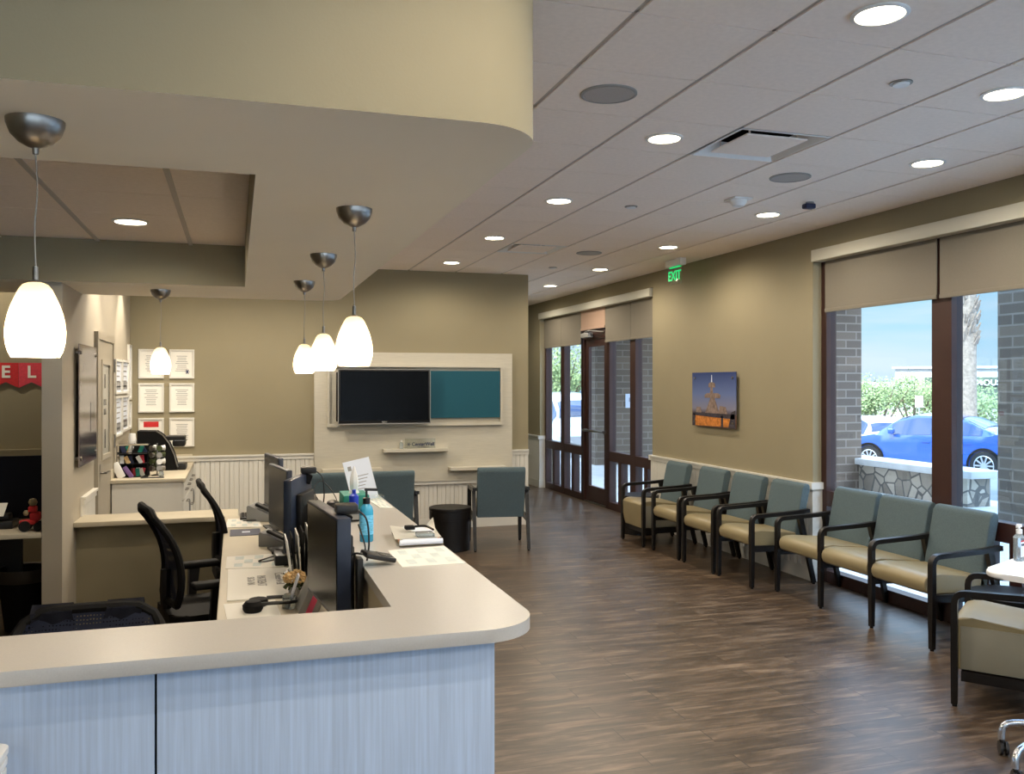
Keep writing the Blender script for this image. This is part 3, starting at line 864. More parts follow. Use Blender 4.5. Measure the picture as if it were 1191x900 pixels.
poster(8.93, 9.42, 1.22, 1.60, 'lower framed notice beside the taupe door')
poster(9.45, 9.97, 1.62, 1.955, 'upper framed notice, second from the taupe door')
poster(9.45, 9.97, 1.24, 1.60, 'lower framed notice, second from the taupe door')
poster(10.0, 10.23, 1.55, 2.13, 'tall framed notice next to the wall corner')
poster(10.0, 10.23, 1.24, 1.53, 'short framed notice low beside the wall corner')

# ================================================================ COFFEE CABINET
t = thing('base_cabinet', 'white base cabinet under the coffee machine in the corner', 'cabinet', (-.75, 9.38, 0))
bm = BM(); box(bm, -.30, .285, -.84, .85, .09, .825); box(bm, -.30, .22, -.82, .85, 0, .09); obj('body', bm, 'white', t)
for k in range(4):
    y0 = -.835 + k * .42
    bm = BM(); box(bm, .285, .303, y0 + .005, y0 + .415, .66, .81, r=.003, seg=1); d_ = obj('drawer', bm, 'white', t)
    bm = BM(); tube(bm, smooth_path([(.303, y0 + .15, .74), (.33, y0 + .155, .74), (.33, y0 + .265, .74), (.303, y0 + .27, .74)], 4), .005, 8); obj('handle', bm, 'silver', d_)
    bm = BM(); box(bm, .285, .303, y0 + .005, y0 + .415, .11, .65, r=.003, seg=1); d_ = obj('cabinet_door', bm, 'white', t)
    yy = y0 + (.36 if k % 2 == 0 else .06)
    bm = BM(); tube(bm, smooth_path([(.303, yy, .47), (.33, yy, .475), (.33, yy, .6), (.303, yy, .605)], 4), .005, 8); obj('handle', bm, 'silver', d_)
bm = BM(); box(bm, -1.075, -.435, 8.52, YT - .002, .83, .862, r=.003); box(bm, -1.076, -1.055, 8.53, YT - .02, .862, .95); box(bm, -1.05, -.45, YT - .02, YT - .002, .862, .95)
o = obj('cabinet_worktop', bm, 'laminate'); tag(o, 'beige worktop with low backsplash under the coffee machine', 'worktop')

t = thing('coffee_machine', 'black coffee machine with curved side standing on the corner worktop', 'coffee machine', (-.72, 9.48, .862))
bm = BM()
prof = [(-.20, 0), (.17, 0), (.16, .05), (.135, .15), (.09, .26), (.03, .345), (-.03, .385), (-.20, .39)]
m_ = Matrix(((1, 0, 0, 0), (0, 0, 1, 0), (0, 1, 0, 0), (0, 0, 0, 1)))
prism(bm, prof, -.15, .15, m_)
obj('body', bm, 'blackm', t)
bm = BM(); tube(bm, [(.176, -.155, .03), (.165, -.155, .06), (.14, -.155, .155), (.095, -.155, .265), (.035, -.155, .35), (-.025, -.155, .392)], .006, 8); obj('edge_trim', bm, 'silver', t, label='silver curved edge strip')
bm = BM(); box(bm, .12, .24, -.12, .12, .23, .30, r=.02); box(bm, .05, .24, -.13, .13, .295, .335, r=.012); sp_ = obj('brew_head', bm, 'black', t)
bm = BM(); box(bm, .14, .255, -.125, .125, .288, .297); obj('chrome_band', bm, 'chrome', sp_)
bm = BM(); box(bm, .14, .25, -.14, .14, 0, .06, r=.012); obj('drip_tray', bm, 'black', t)

t = thing('paper_cup_stack', 'upside-down stack of white paper cups beside the coffee machine', 'paper cups', (-.965, 9.35, .862))
bm = BM()
lathe(bm, [(.048, 0), (.05, .002), (.035, .11), (0, .11)], n=24)
for k in range(9): lathe(bm, [(.05 - .0002 * k, .11 + k * .012), (.052, .112 + k * .012), (.046, .122 + k * .012)], n=24)
lathe(bm, [(.048, .21), (.035, .30), (0, .30)], n=24)
obj('cups', bm, 'white_pl', t)
bm = BM(); lathe(bm, [(.04, .29), (.042, .292), (.03, .37), (0, .37)], n=24); obj('top_cup', bm, 'white_pl', t)

t = thing('condiment_rack', 'black wire rack of sugar packets and creamers on the corner worktop', 'condiment rack', (-.90, 8.82, .862))
bm = BM()
for z_ in (.0, .12, .22, .29):
    tube(bm, [(-.13, -.09, z_ + .004), (.13, -.09, z_ + .004), (.13, .09, z_ + .004), (-.13, .09, z_ + .004), (-.13, -.09, z_ + .004)], .004, 6)
for x_, y_ in ((-.13, -.09), (.13, -.09), (.13, .09), (-.13, .09), (0, -.09), (0, .09)): tube(bm, [(x_, y_, 0), (x_, y_, .3)], .0035, 6)
for z_ in (.0, .12, .21): box(bm, -.13, .13, -.09, .09, z_, z_ + .004)
box(bm, -.13, .13, .085, .09, 0, .28)
obj('rack', bm, 'blackm', t)
bm = BM(); box(bm, -.135, .135, -.096, -.086, .292, .305); obj('wood_rail', bm, 'laminate', t, label='pale wooden rail')
cols = ['paper', 'red', 'white_pl', 'navy', 'pot', 'green_tissue', 'pinkred']
for k in range(22):
    q = random.choice(cols); z_ = random.choice((.005, .125, .215)); x_ = random.uniform(-.11, .11)
    bm = BM(); mx = Matrix.Translation((x_, random.uniform(-.07, .03), z_)) @ Matrix.Rotation(random.uniform(-.5, .5), 4, 'Y') @ Matrix.Rotation(random.uniform(-.4, .1), 4, 'X')
    box(bm, -.018, .018, -.003, .003, 0, .075, mx, r=.002, seg=1)
    o = obj('sugar_packet', bm, q); o.location = (-.90, 8.82, .862)
    tag(o, 'small coloured condiment packet in the black wire rack', 'condiment packet', 'packets in the condiment rack')
bm = BM(); mx = Matrix.Translation((-.985, 8.715, .863)) @ Matrix.Rotation(-.45, 4, 'Y')
box(bm, -.035, .035, -.012, .012, 0, .15, mx, r=.01); o = obj('snack_bag', bm, 'white_pl'); tag(o, 'silver white snack bag leaning on the condiment rack', 'snack bag')
bm = BM(); mx = Matrix.Translation((-.90, 8.715, .863)) @ Matrix.Rotation(-.6, 4, 'Y')
box(bm, -.02, .02, -.01, .01, 0, .12, mx, r=.008); o = obj('snack_bag', bm, mat('purple_foil', (112, 84, 140), .4)); tag(o, 'purple snack bag leaning on the condiment rack', 'snack bag')
# pod carousel
t = thing('coffee_pod_carousel', 'silver carousel stacked with coffee pods in front of the coffee machine', 'coffee pod holder', (-.70, 8.86, .862))
bm = BM(); lathe(bm, [(0, 0), (.05, 0), (.05, .006), (.012, .012)], n=24); tube(bm, [(0, 0, 0), (0, 0, .3)], .006, 8)
for k in range(4):
    z_ = .07 + k * .066
    for a in (.3, 1.87, 3.44, 5.0):
        tube(bm, [(.03 * math.cos(a), .03 * math.sin(a), z_ - .03), (.058 * math.cos(a), .058 * math.sin(a), z_ - .03)], .003, 6)
obj('stand', bm, 'silver', t)
for k in range(4):
    for a in (-1.2, -2.4, .4, 1.9):
        c = Vector((.05 * math.cos(a), .05 * math.sin(a), .07 + k * .062))
        bm = BM(); mx = Matrix.Translation(c) @ Matrix.Rotation(a, 4, 'Z') @ Matrix.Rotation(PI / 2, 4, 'Y')
        lathe(bm, [(0, -.018), (.018, -.018), (.024, .016), (.027, .017), (.027, .02), (0, .02)], n=16, mx=mx)
        o = obj('coffee_pod', bm, random.choice(['silver', 'white_pl', 'grey_pl', 'leafd'])); o.location = t.location
        tag(o, 'foil topped coffee pod held in the silver carousel', 'coffee pod', 'pods in the carousel')
t = thing('glass_jar', 'small glass jar standing in front of the pod carousel', 'jar', (-.655, 8.74, .862))
bm = BM(); lathe(bm, [(0, 0), (.02, 0), (.024, .02), (.02, .045), (.016, .05)], n=20); obj('jar_body', bm, 'cleargel', t)
bm = BM(); cyl(bm, 0, 0, .05, .062, .018, 18); obj('lid', bm, 'silver', t)
bm = BM()
for k in range(7): tube(bm, [(-.82 + k * .001, 8.60 + k * .006, .868), (-.62, 8.59 + k * .005, .868)], .003, 6)
o = obj('stir_sticks', bm, 'espresso'); tag(o, 'dark stir sticks lying on the front of the corner worktop', 'stir sticks', kind='stuff')

# ================================================================ RECEPTION COUNTER
CZ = 1.07
def L_outline(x_out, y_out, x_in, y_in, r, xl=-3.2, yend=5.31):
    return [(xl, y_out)] + arc(x_out - r, y_out + r, r, -90, 0, 12) + [(x_out, yend), (x_in, yend), (x_in, y_in), (xl, y_in)]
bm = BM(); prism(bm, L_outline(.80, 2.24, .436, 2.555, .17), CZ - .036, CZ, r=.003, seg=1)
o = obj('countertop', bm, 'quartz'); tag(o, 'pale speckled L-shaped quartz countertop with rounded corner', 'countertop')
t = thing('reception_desk', 'pale streaked panelled base of the reception counter', 'reception counter', (.2, 3.0, 0))
def off(v, d): return v
bm = BM(); box(bm, -.184 - .2 + .003, .668 - .2, -.71, -.69, .0, CZ - .037); obj('front_panel', bm, 'panel', t)
bm = BM(); box(bm, -1.60, -.184 - .2 - .003, -.71, -.69, .0, CZ - .037); obj('front_panel', bm, 'panel', t)
bm = BM(); box(bm, -3.0, -1.606, -.71, -.69, .0, CZ - .037); obj('front_panel', bm, 'panel', t)
bm = BM(); box(bm, .448, .468, -.689, 2.30, .0, CZ - .037); obj('side_panel', bm, 'panel', t)
bm = BM(); box(bm, -3.0, .25, -.46, -.45, 0, CZ - .037); box(bm, .25, .26, -.46, 2.30, 0, CZ - .037); obj('inner_panel', bm, 'laminate', t)
bm = BM(); box(bm, -3.0, .447, -.688, -.462, 0, CZ - .04); box(bm, .262, .446, -.46, 2.29, 0, CZ - .04); obj('core', bm, 'blackm', t)
# lower accessible counter past the high one
bm = BM(); box(bm, .436, .80, 5.33, 7.1, .815, .85, r=.003); o = obj('low_countertop', bm, 'quartz'); tag(o, 'lower accessible countertop hidden behind the side counter end', 'countertop')
bm = BM(); box(bm, .46, .668, 5.33, 7.05, 0, .814); o = obj('low_counter_base', bm, 'panel'); tag(o, 'base panel under the lower accessible countertop', 'counter base')
# staff work surface
t = thing('work_desk', 'beige laminate staff work surface behind the side counter', 'desk', (.18, 4.7, 0))
bm = BM(); prism(bm, [(-.255, -1.95), (.27, -1.95), (.27, 2.08), (-.255, 2.08)], .718, .75, r=.003, seg=1); obj('desktop', bm, 'laminate', t)
bm = BM(); box(bm, -.20, .27, -1.90, -1.87, 0, .717); obj('end_support', bm, 'laminate', t)
bm = BM(); box(bm, -.20, .27, .1, .13, 0, .717); obj('middle_support', bm, 'laminate', t)

DZ = .7505
def sheet(name, pts, z, th, m, label, cat, parent=None):
    bm = BM(); c = Vector((sum(p[0] for p in pts) / 4, sum(p[1] for p in pts) / 4))
    q = [(p[0] - c.x, p[1] - c.y) for p in pts]
    prism(bm, q, 0, th)
    o = obj(name, bm, m); o.location = (c.x, c.y, z)
    if parent: o.parent = parent
    else: tag(o, label, cat)
    return o
def ccw(p): 
    a = sum(p[i][0] * p[(i + 1) % 4][1] - p[(i + 1) % 4][0] * p[i][1] for i in range(4))
    return p if a > 0 else p[::-1]

# patterned mats (thing with printed squares)
def patterned(pts, z, label, group='patterned desk mats'):
    P4 = [Vector((*p, 0)) for p in pts]     # corners: far-left, far-right, near-right, near-left
    c = sum(P4, Vector()) / 4
    t = thing('desk_mat', label, 'desk mat', (c.x, c.y, z), 0, group)
    bm = BM(); prism(bm, ccw([(p.x - c.x, p.y - c.y) for p in P4]), 0, .003); obj('sheet', bm, 'paper', t)
    def uv(u, v): return (P4[0] * (1 - u) * (1 - v) + P4[1] * u * (1 - v) + P4[2] * u * v + P4[3] * (1 - u) * v) - c
    bm = BM()
    for i in range(5):
        for j in range(3):
            if (i + j) % 2: continue
            u0, v0 = .14 + i * .16, .08 + j * .28
            q = [uv(u0, v0), uv(u0 + .14, v0), uv(u0 + .14, v0 + .24), uv(u0, v0 + .24)]
            prism(bm, ccw([(a.x, a.y) for a in q]), .003, .0036)
    obj('printed_squares', bm, 'pattern', t)
patterned([(.563, 3.408), (.881 - .09, 3.441), (.790, 3.09), (.562, 3.09)], CZ, 'patterned information sheet flat on the counter in front of the folder')
patterned([(.70, 5.02), (.785, 5.05), (.785, 4.56), (.72, 4.60)], CZ, 'patterned mat at the far end of the counter behind the blue bottle')
patterned([(-.053, 6.617), (.153, 6.595), (.172, 6.191), (-.066, 6.229)], DZ, 'pale patterned mat at the far end of the work surface')
patterned([(-.046, 5.177), (.287, 5.204), (.241, 4.80), (-.051, 4.845)], DZ, 'pale patterned mat just behind the printed logo sheet')
t = thing('leaflet', 'navy blue leaflet lying on the work surface between two pale mats', 'leaflet', (.06, 6.0, DZ))
bm = BM(); prism(bm, rrect(-.095, .095, -.125, .125, .012), 0, .003); obj('card', bm, 'navy', t)
bm = BM(); box(bm, -.02, .03, -.02, .03, .003, .0036); obj('white_print', bm, 'paper_blue', t)
t = thing('folder', 'cream folder with rotated grey logo printing on the work surface', 'folder', (.12, 4.46, DZ))
bm = BM(); prism(bm, ccw([(-.158, .355), (.164, .305), (.135, -.34), (-.156, -.34)]), 0, .006); obj('cover', bm, 'paper', t)
up = (-.02, 0, 0)
text('logo_letters', 'CenterWell', .055, 'ink_l', t, frame_mx((.085, .05, .0066), (0, -1, 0), (1, 0, 0)), .0005)
text('printed_title', 'PATIENT', .06, 'ink_l', t, frame_mx((-.0, .02, .0066), (0, -1, 0), (1, 0, 0)), .0005)
text('printed_code', 'SIGN IN', .05, 'ink_l', t, frame_mx((-.05, .03, .0066), (0, -1, 0), (1, 0, 0)), .0005)
sheet('paper_sheet', ccw([(-.05, 4.074), (.169, 4.086), (.184, 3.74), (-.031, 3.76)]), DZ, .002, 'paper', 'white paper under the black headset', 'paper')

# headset
t = thing('headset', 'black headset lying on white paper near the counter corner', 'headset', (.1, 3.90, DZ + .002))
bm = BM(); 
for dx, dz in ((-.03, 0), (.03, .0)):
    pass
lathe(bm, [(0, 0), (.035, 0), (.042, .012), (.042, .03), (.03, .045), (0, .047)], -.03, 0, 24); obj('ear_cushion', bm, 'blackm', t)
bm = BM(); lathe(bm, [(0, 0), (.035, 0), (.042, .012), (.04, .03), (0, .04)], -.005, .10, 24); obj('ear_cushion', bm, 'blackm', t)
bm = BM(); tube(bm, smooth_path([(-.02, 0, .03), (.06, -.02, .035), (.13, 0, .03), (.165, .05, .025), (.12, .1, .03), (.03, .11, .03)]), .008, 8); obj('headband', bm, 'black', t)
bm = BM(); tube(bm, smooth_path([(-.03, -.03, .02), (-.05, .03, .012), (-.07, .07, .012)]), .004, 6); obj('microphone', bm, mat('mauve_foam', (110, 84, 120), .8), t)

# desk phones
def phone(x, y, rz, s, label):
    t = thing('desk_phone', label, 'telephone', (x, y, DZ), rz, 'desk phones on the work surface')
    bm = BM(); prism_yz(bm, [(-.10 * s, 0), (.10 * s, 0), (.10 * s, .105 * s), (.085 * s, .115 * s), (-.10 * s, .03 * s)], -.10 * s, .10 * s, r=.004); obj('body', bm, 'grey_pl', t)
    bm = BM(); mx = Matrix.Rotation(R(24), 4, 'X')
    box(bm, -.02 * s, .085 * s, -.05 * s, .07 * s, .077 * s, .084 * s, mx); obj('keypad', bm, 'blackm', t)
    bm = BM(); box(bm, -.09 * s, -.035 * s, -.10 * s, .09 * s, .08 * s, .105 * s, mx, r=.01); obj('handset', bm, 'black', t)
phone(.20, 6.52, R(70), 1.0, 'grey desk phone beside the farthest monitor')
phone(.225, 5.50, R(70), .75, 'grey desk phone at the foot of the second monitor')

t = thing('keyboard', 'black keyboard edge beside the farthest desk phone', 'keyboard', (.10, 6.72, DZ))
bm = BM(); box(bm, -.07, .05, -.18, .05, 0, .02, r=.005); obj('keyboard_base', bm, 'black', t)
bm = BM()
for i in range(4):
    for j in range(7): box(bm, -.06 + i * .026, -.038 + i * .026, -.17 + j * .03, -.145 + j * .03, .02, .026)
obj('keys', bm, 'blackm', t)
t = thing('eyeglasses', 'thin black glasses lying on the far patterned mat', 'glasses', (.11, 6.50, DZ + .004))
bm = BM(); tube(bm, smooth_path([(-.06, -.05, .006), (0, -.06, .008), (.06, -.05, .008), (.06, .05, .008), (0, .03, .008), (-.06, .04, .006)]), .003, 6); obj('frame', bm, 'black', t)
t = thing('stapler', 'black cable box with a loop of cord between mat and monitors', 'cable box', (.25, 4.93, DZ))
bm = BM(); box(bm, -.05, .04, -.09, .08, 0, .055, r=.006); obj('body', bm, 'black', t)
bm = BM(); tube(bm, smooth_path([(-.05, -.06, .03), (-.10, -.02, .015), (-.13, .04, .008), (-.09, .08, .012), (-.02, .075, .03)]), .004, 6); obj('cord', bm, 'black', t)
t['category'] = 'cable box'; t.name = 'cable_box'
bm = BM(); mx = Matrix.Rotation(R(12), 4, 'Y')
box(bm, -.07, .05, -.06, .06, .04, .056, mx, r=.004); o = obj('document_tray', bm, 'blackm'); o.location = (.25, 5.12, DZ - .03); tag(o, 'low black tray with dark red print behind the cable box', 'tray')

# standing files
for k, (m_, dx) in enumerate((('white_pl', 0), ('blackm', .018), ('paper', .034), ('blackm', .050), ('paper', .066))):
    bm = BM(); mx = Matrix.Rotation(R(-8 + k * 2), 4, 'Y')
    box(bm, -.003, .003, -.11, .11, 0, .24 + .012 * k, mx, r=.001, seg=1)
    o = obj('file_folder', bm, m_); o.location = (.262 + dx, 4.33, DZ)
    tag(o, ['leftmost upright white file', 'black upright file next to the leftmost one', 'middle upright white file', 'black upright file behind the middle one', 'rightmost upright white file'][k] + ' between the nearest two monitors', 'file', 'upright files between the monitors')

# flower pot and box with pink label
t = thing('flower_pot', 'pot of pale yellow dried flowers at the foot of the nearest monitor', 'flower pot', (.262, 4.12, DZ - .0))
bm = BM(); lathe(bm, [(0, 0), (.03, 0), (.036, .05), (.033, .05), (.03, .04), (0, .04)], n=20); obj('pot', bm, 'grey_pl', t)
bm = BM()
for k in range(170):
    a = random.uniform(0, 2 * PI); b = random.uniform(.15, PI / 2); rr = .048 * random.uniform(.7, 1)
    c = Vector((rr * math.cos(a) * math.cos(b) * 1.2, rr * math.sin(a) * math.cos(b) * 1.2, .07 + rr * math.sin(b)))
    mx = Matrix.Translation(c) @ Matrix.Rotation(random.uniform(0, 3), 4, (random.random(), random.random(), 1))
    box(bm, -.008, .008, -.008, .008, -.003, .003, mx)
obj('blossoms', bm, 'pot', t)
bm = BM()
for k in range(14):
    a = k * .45; tube(bm, [(0, 0, .04), (.04 * math.cos(a), .04 * math.sin(a), .06), (.055 * math.cos(a), .055 * math.sin(a), .045)], .005, 5)
obj('leaves', bm, 'leafd', t)
t = thing('tape_dispenser', 'grey card box with a pink label leaning at the nearest monitor', 'box', (.275, 3.86, DZ), R(0))
t.name = 'card_box'
bm = BM(); mx = Matrix.Rotation(R(24), 4, 'Y'); box(bm, -.03, .045, -.10, .10, .0, .13, mx, r=.003); obj('box_body', bm, 'grey_pl', t)
bm = BM(); box(bm, -.004, .020, -.1018, -.0995, .01, .128, mx); obj('pink_label', bm, 'pink', t, label='bright pink label')
bm = BM(); mx = Matrix.Translation((-.06, .07, 0)) @ Matrix.Rotation(R(18), 4, 'Y'); box(bm, -.004, .004, -.025, .025, 0, .15, mx, r=.002, seg=1); obj('white_tag', bm, 'paper_blue', t)
bm = BM(); lathe(bm, [(0, 0), (.028, 0), (.028, .05), (.02, .06), (0, .06)], n=20); o = obj('small_jar', bm, 'cleargel'); o.location = (.22, 3.93, DZ); tag(o, 'small clear jar beside the flower pot', 'jar')

# monitors
def monitor(near, far, zb, zt, front, label, thick=.045, frontmat='screen'):
    """near/far: (x,y) ends of the panel; front=-1 faces -x side"""
    n_ = Vector((*near, 0)); f_ = Vector((*far, 0)); c = (n_ + f_) / 2; d = (f_ - n_); w = d.length / 2
    rz = math.atan2(d.y, d.x)              # local x runs from near to far
    t = thing('monitor', label, 'monitor', (c.x, c.y, DZ), rz, 'computer monitors along the work surface')
    z0, z1 = zb - DZ, zt - DZ
    s_ = front                             # local +y is the -x world side
    bm = BM(); box(bm, -w, w, -thick / 2, thick / 2, z0, z1, r=.004); obj('shell', bm, 'monback', t)
    bm = BM(); box(bm, -w + .008, w - .008, s_ * (thick / 2 - .001), s_ * (thick / 2 + .002), z0 + .015, z1 - .008) if s_ > 0 else box(bm, -w + .008, w - .008, -(thick / 2 + .002), -(thick / 2 - .001), z0 + .015, z1 - .008)
    obj('screen', bm, frontmat, t)
    bm = BM(); ya, yb = sorted((-s_ * thick / 2, -s_ * (thick / 2 + .035))); box(bm, -w * .6, w * .6, ya, yb, z0 + .06, z1 - .08, r=.008); obj('rear_housing', bm, 'black', t)
    bm = BM(); ya, yb = sorted((-s_ * (thick / 2 + .03), -s_ * (thick / 2 + .07))); box(bm, -.035, .035, ya, yb, 0.01, z0 + .22, r=.006); obj('stand_post', bm, 'black', t)
    bm = BM(); box(bm, -.12, .12, min(-s_ * .11, s_ * .05), max(-s_ * .11, s_ * .05), 0, .012, r=.004); obj('stand_base', bm, 'black', t)
    return t
monitor((.365, 3.14), (.305, 3.68), .88, 1.245, 1, 'nearest monitor, its black screen facing the staff side', .05)
monitor((.245, 4.50), (.375, 4.90), .88, 1.24, 1, 'second monitor, turned so its blue-black back shows', .04)
monitor((.285, 5.02), (.205, 5.50), .88, 1.24, 1, 'third monitor with grey screen, behind the second', .03, 'monfront')
monitor((.28, 5.86), (.205, 6.35), .88, 1.24, 1, 'farthest monitor with grey screen at the desk end', .03, 'monfront')

# webcams with cords
def webcam(x, y, z, label):
    t = thing('webcam', label, 'webcam', (x, y, z), 0, 'webcams on top of monitors')
    bm = BM(); box(bm, -.03, .05, -.035, .035, .0, .035, r=.008); obj('body', bm, 'black', t)
    bm = BM(); mx = Matrix.Rotation(R(20), 4, 'Y'); box(bm, -.01, .035, -.02, .02, -.05, .0, mx, r=.004); obj('clip', bm, 'blackm', t)
    bm = BM(); tube(bm, smooth_path([(.04, 0, .015), (.08, -.01, -.02), (.09, -.02, -.1), (.085, 0, -.18), (.07, .01, -.24)]), .0035, 6); obj('cord', bm, 'black', t)
    return t
webcam(.375, 3.25, 1.248, 'black webcam clipped on the nearest monitor')
webcam(.36, 4.80, 1.243, 'black webcam clipped on the second monitor')

# ------------------ items on the counter
t = thing('sanitizer_bottle', 'tall pump bottle of blue hand sanitizer on the side counter', 'hand sanitizer', (.515, 3.65, CZ))
bm = BM(); lathe(bm, [(0, 0), (.026, 0), (.028, .004), (.028, .125), (.024, .142), (.012, .155), (.012, .16)], n=28)
obj('bottle', bm, 'blue_gel', t)
bm = BM(); lathe(bm, [(.0285, .03), (.0285, .11)], n=28); obj('label', bm, mat('bottle_label', (110, 196, 236), .5, noise=.3, nscale=70, stretch=(1, 1, 4)), t)
bm = BM(); lathe(bm, [(0, .155), (.015, .155), (.015, .178), (.005, .182), (.005, .215), (0, .215)], n=20); bar(bm, (-.008, 0, .214), (.045, 0, .211), .012, .01); obj('pump', bm, 'black', t)

t = thing('tissue_box', 'green tissue box with a tissue sticking up on the side counter', 'tissue box', (.595, 4.68, CZ))
bm = BM(); box(bm, -.065, .065, -.11, .11, 0, .075, r=.004); obj('carton', bm, 'green_tissue', t)
bm = BM(); lathe(bm, [(.032, .070), (.020, .09), (.024, .13), (.018, .17), (.003, .215)], n=7); obj('tissue', bm, 'white_pl', t)
t = thing('sign_holder', 'tilted white printed sheet in a stand behind the sanitizer bottle', 'sign', (.66, 4.72, CZ))
mx = Matrix.Rotation(R(-11), 4, 'Y') 
t.location = (.69, 4.92, CZ)
bm = BM(); mz = Matrix.Rotation(R(-14), 4, 'X') @ Matrix.Rotation(R(-12), 4, 'Y')
box(bm, -.075, .075, -.002, .002, 0.0, .235, mz); obj('sheet', bm, 'paper_blue', t)
bm = BM()
for k in range(5): box(bm, -.04, .05 - .01 * k, -.0032, -.002, .14 - k * .018, .144 - k * .018, mz)
box(bm, -.055, -.035, -.0032, -.002, .18, .205, mz)
obj('printed_lines', bm, 'ink_l', t)
bm = BM(); box(bm, -.09, .10, -.03, .05, 0, .03, r=.003); obj('base', bm, 'acrylic', t)

t = thing('computer_mouse', 'black mouse with looping cord on the side counter', 'mouse', (.49, 4.72, CZ))
bm = BM(); lathe(bm, [(0, 0), (.032, 0), (.036, .01), (.03, .028), (.012, .036), (0, .037)], n=20, mx=Matrix.Diagonal((1, 1.7, 1, 1))); obj('body', bm, 'black', t)
bm = BM(); tube(bm, smooth_path([(-.01, .05, .015), (.03, .1, .02), (.0, .16, .08), (-.05, .17, .12), (-.09, .12, .08), (-.07, .05, .03)]), .0025, 6); obj('cord', bm, 'black', t)
t = thing('label_printer', 'small black device with cords beside the tissue box', 'device', (.515, 4.25, CZ)); t.name = 'card_printer'
bm = BM(); box(bm, -.05, .05, -.07, .07, 0, .05, r=.012); obj('body', bm, 'black', t)
bm = BM(); box(bm, -.04, .04, -.071, -.069, .01, .035); obj('front_plate', bm, 'grey_pl', t)
bm = BM(); lathe(bm, [(0, 0), (.022, 0), (.024, .09), (.01, .1), (.01, .12), (0, .12)], n=20); o = obj('small_blue_bottle', bm, mat('deep_blue_plastic', (30, 60, 190), .3)); o.location = (.565, 4.45, CZ); tag(o, 'small deep blue bottle between tissue box and sanitizer', 'bottle'); o.name = 'squeeze_bottle'

t = thing('card_reader', 'black card payment terminal on a stand at the inner counter edge', 'card terminal', (.465, 3.17, CZ))
bm = BM(); mx = Matrix.Translation((.02, 0, .022)) @ Matrix.Rotation(R(14), 4, 'Y') @ Matrix.Rotation(R(8), 4, 'Z')
box(bm, -.055, .06, -.042, .042, 0, .018, mx, r=.006); obj('terminal', bm, 'black', t)
bm = BM(); box(bm, -.0, .05, -.03, .03, .0182, .0196, mx); obj('display', bm, 'monfront', t)
bm = BM(); box(bm, -.055, -.032, -.03, .03, -.25, .03, r=.006); obj('post', bm, 'black', t)
bm = BM(); tube(bm, smooth_path([(-.03, 0, .04), (-.07, .02, .03), (-.075, 0, -.08), (-.07, -.03, -.2)]), .004, 6); tube(bm, smooth_path([(-.02, .02, .04), (-.02, .03, .07), (-.04, .05, .14)]), .003, 6); obj('cord', bm, 'black', t)
t = thing('power_box', 'black cable junction hanging in the gap behind the counter corner', 'cable box', (.33, 2.85, DZ)); t.name = 'junction_box'
bm = BM(); box(bm, -.06, .05, -.05, .05, 0, .08, r=.006); obj('body', bm, 'black', t)
bm = BM(); tube(bm, smooth_path([(.04, 0, .06), (.07, .05, .1), (.06, .12, .05), (.0, .16, .01)]), .004, 6); obj('cord', bm, 'black', t)

# envelope / papers stack with pen
t = thing('paper_stack', 'loose pile of white papers and pink folder on the counter', 'papers', (.735, 3.64, CZ))
for k in range(4):
    bm = BM(); q = ccw([(-.09 + .006 * k, .16), (.10 - .004 * k, .15), (.065 - .01 * k, -.165), (-.115 + .004 * k, -.17)])
    prism(bm, q, .003 + k * .0065, .008 + k * .0065)
    o = obj('sheet', bm, ['vinyl', 'paper', 'paper', 'paper_blue'][k] if k != 1 else mat('salmon_folder', (232, 170, 150), .7), t)
bm = BM()
g = 12; V = {}
for i in range(g + 1):
    for j in range(g + 1):
        u, v = i / g, j / g
        x = -.10 + .19 * u - .03 * (1 - v); y = -.15 + .30 * v
        z = .030 + .008 * math.sin(5 * u + 2 * v) * v + (.03 * max(0, u - .8) * 5 * max(0, v - .75) * 4 if True else 0)
        V[i, j] = bm.verts.new((x, y, z))
for i in range(g):
    for j in range(g): bm.faces.new((V[i, j], V[i + 1, j], V[i + 1, j + 1], V[i, j + 1]))
bmesh.ops.solidify(bm, geom=list(bm.faces), thickness=.001)
obj('curled_sheet', bm, 'paper', t)
bm = BM(); tube(bm, [(-.115, -.172, .018), (.06, -.168, .018)], .011, 12); obj('rolled_sheet', bm, 'paper_blue', t)
t = thing('key_lanyard', 'black clip with a short lanyard lying on the paper pile', 'keys', (.72, 3.65, CZ + .04))
bm = BM(); box(bm, -.045, -.005, -.02, .02, 0, .016, r=.004); obj('clip', bm, 'blackm', t)
bm = BM(); tube(bm, smooth_path([(-.01, 0, .01), (.02, 0, .012), (.045, -.02, .012), (.06, -.07, .006)]), .005, 6); obj('strap', bm, 'espresso', t)
bm = BM(); box(bm, -.02, .05, -.15, -.09, -.012, .006, r=.004); o = obj('clear_badge', bm, 'cleargel', t)

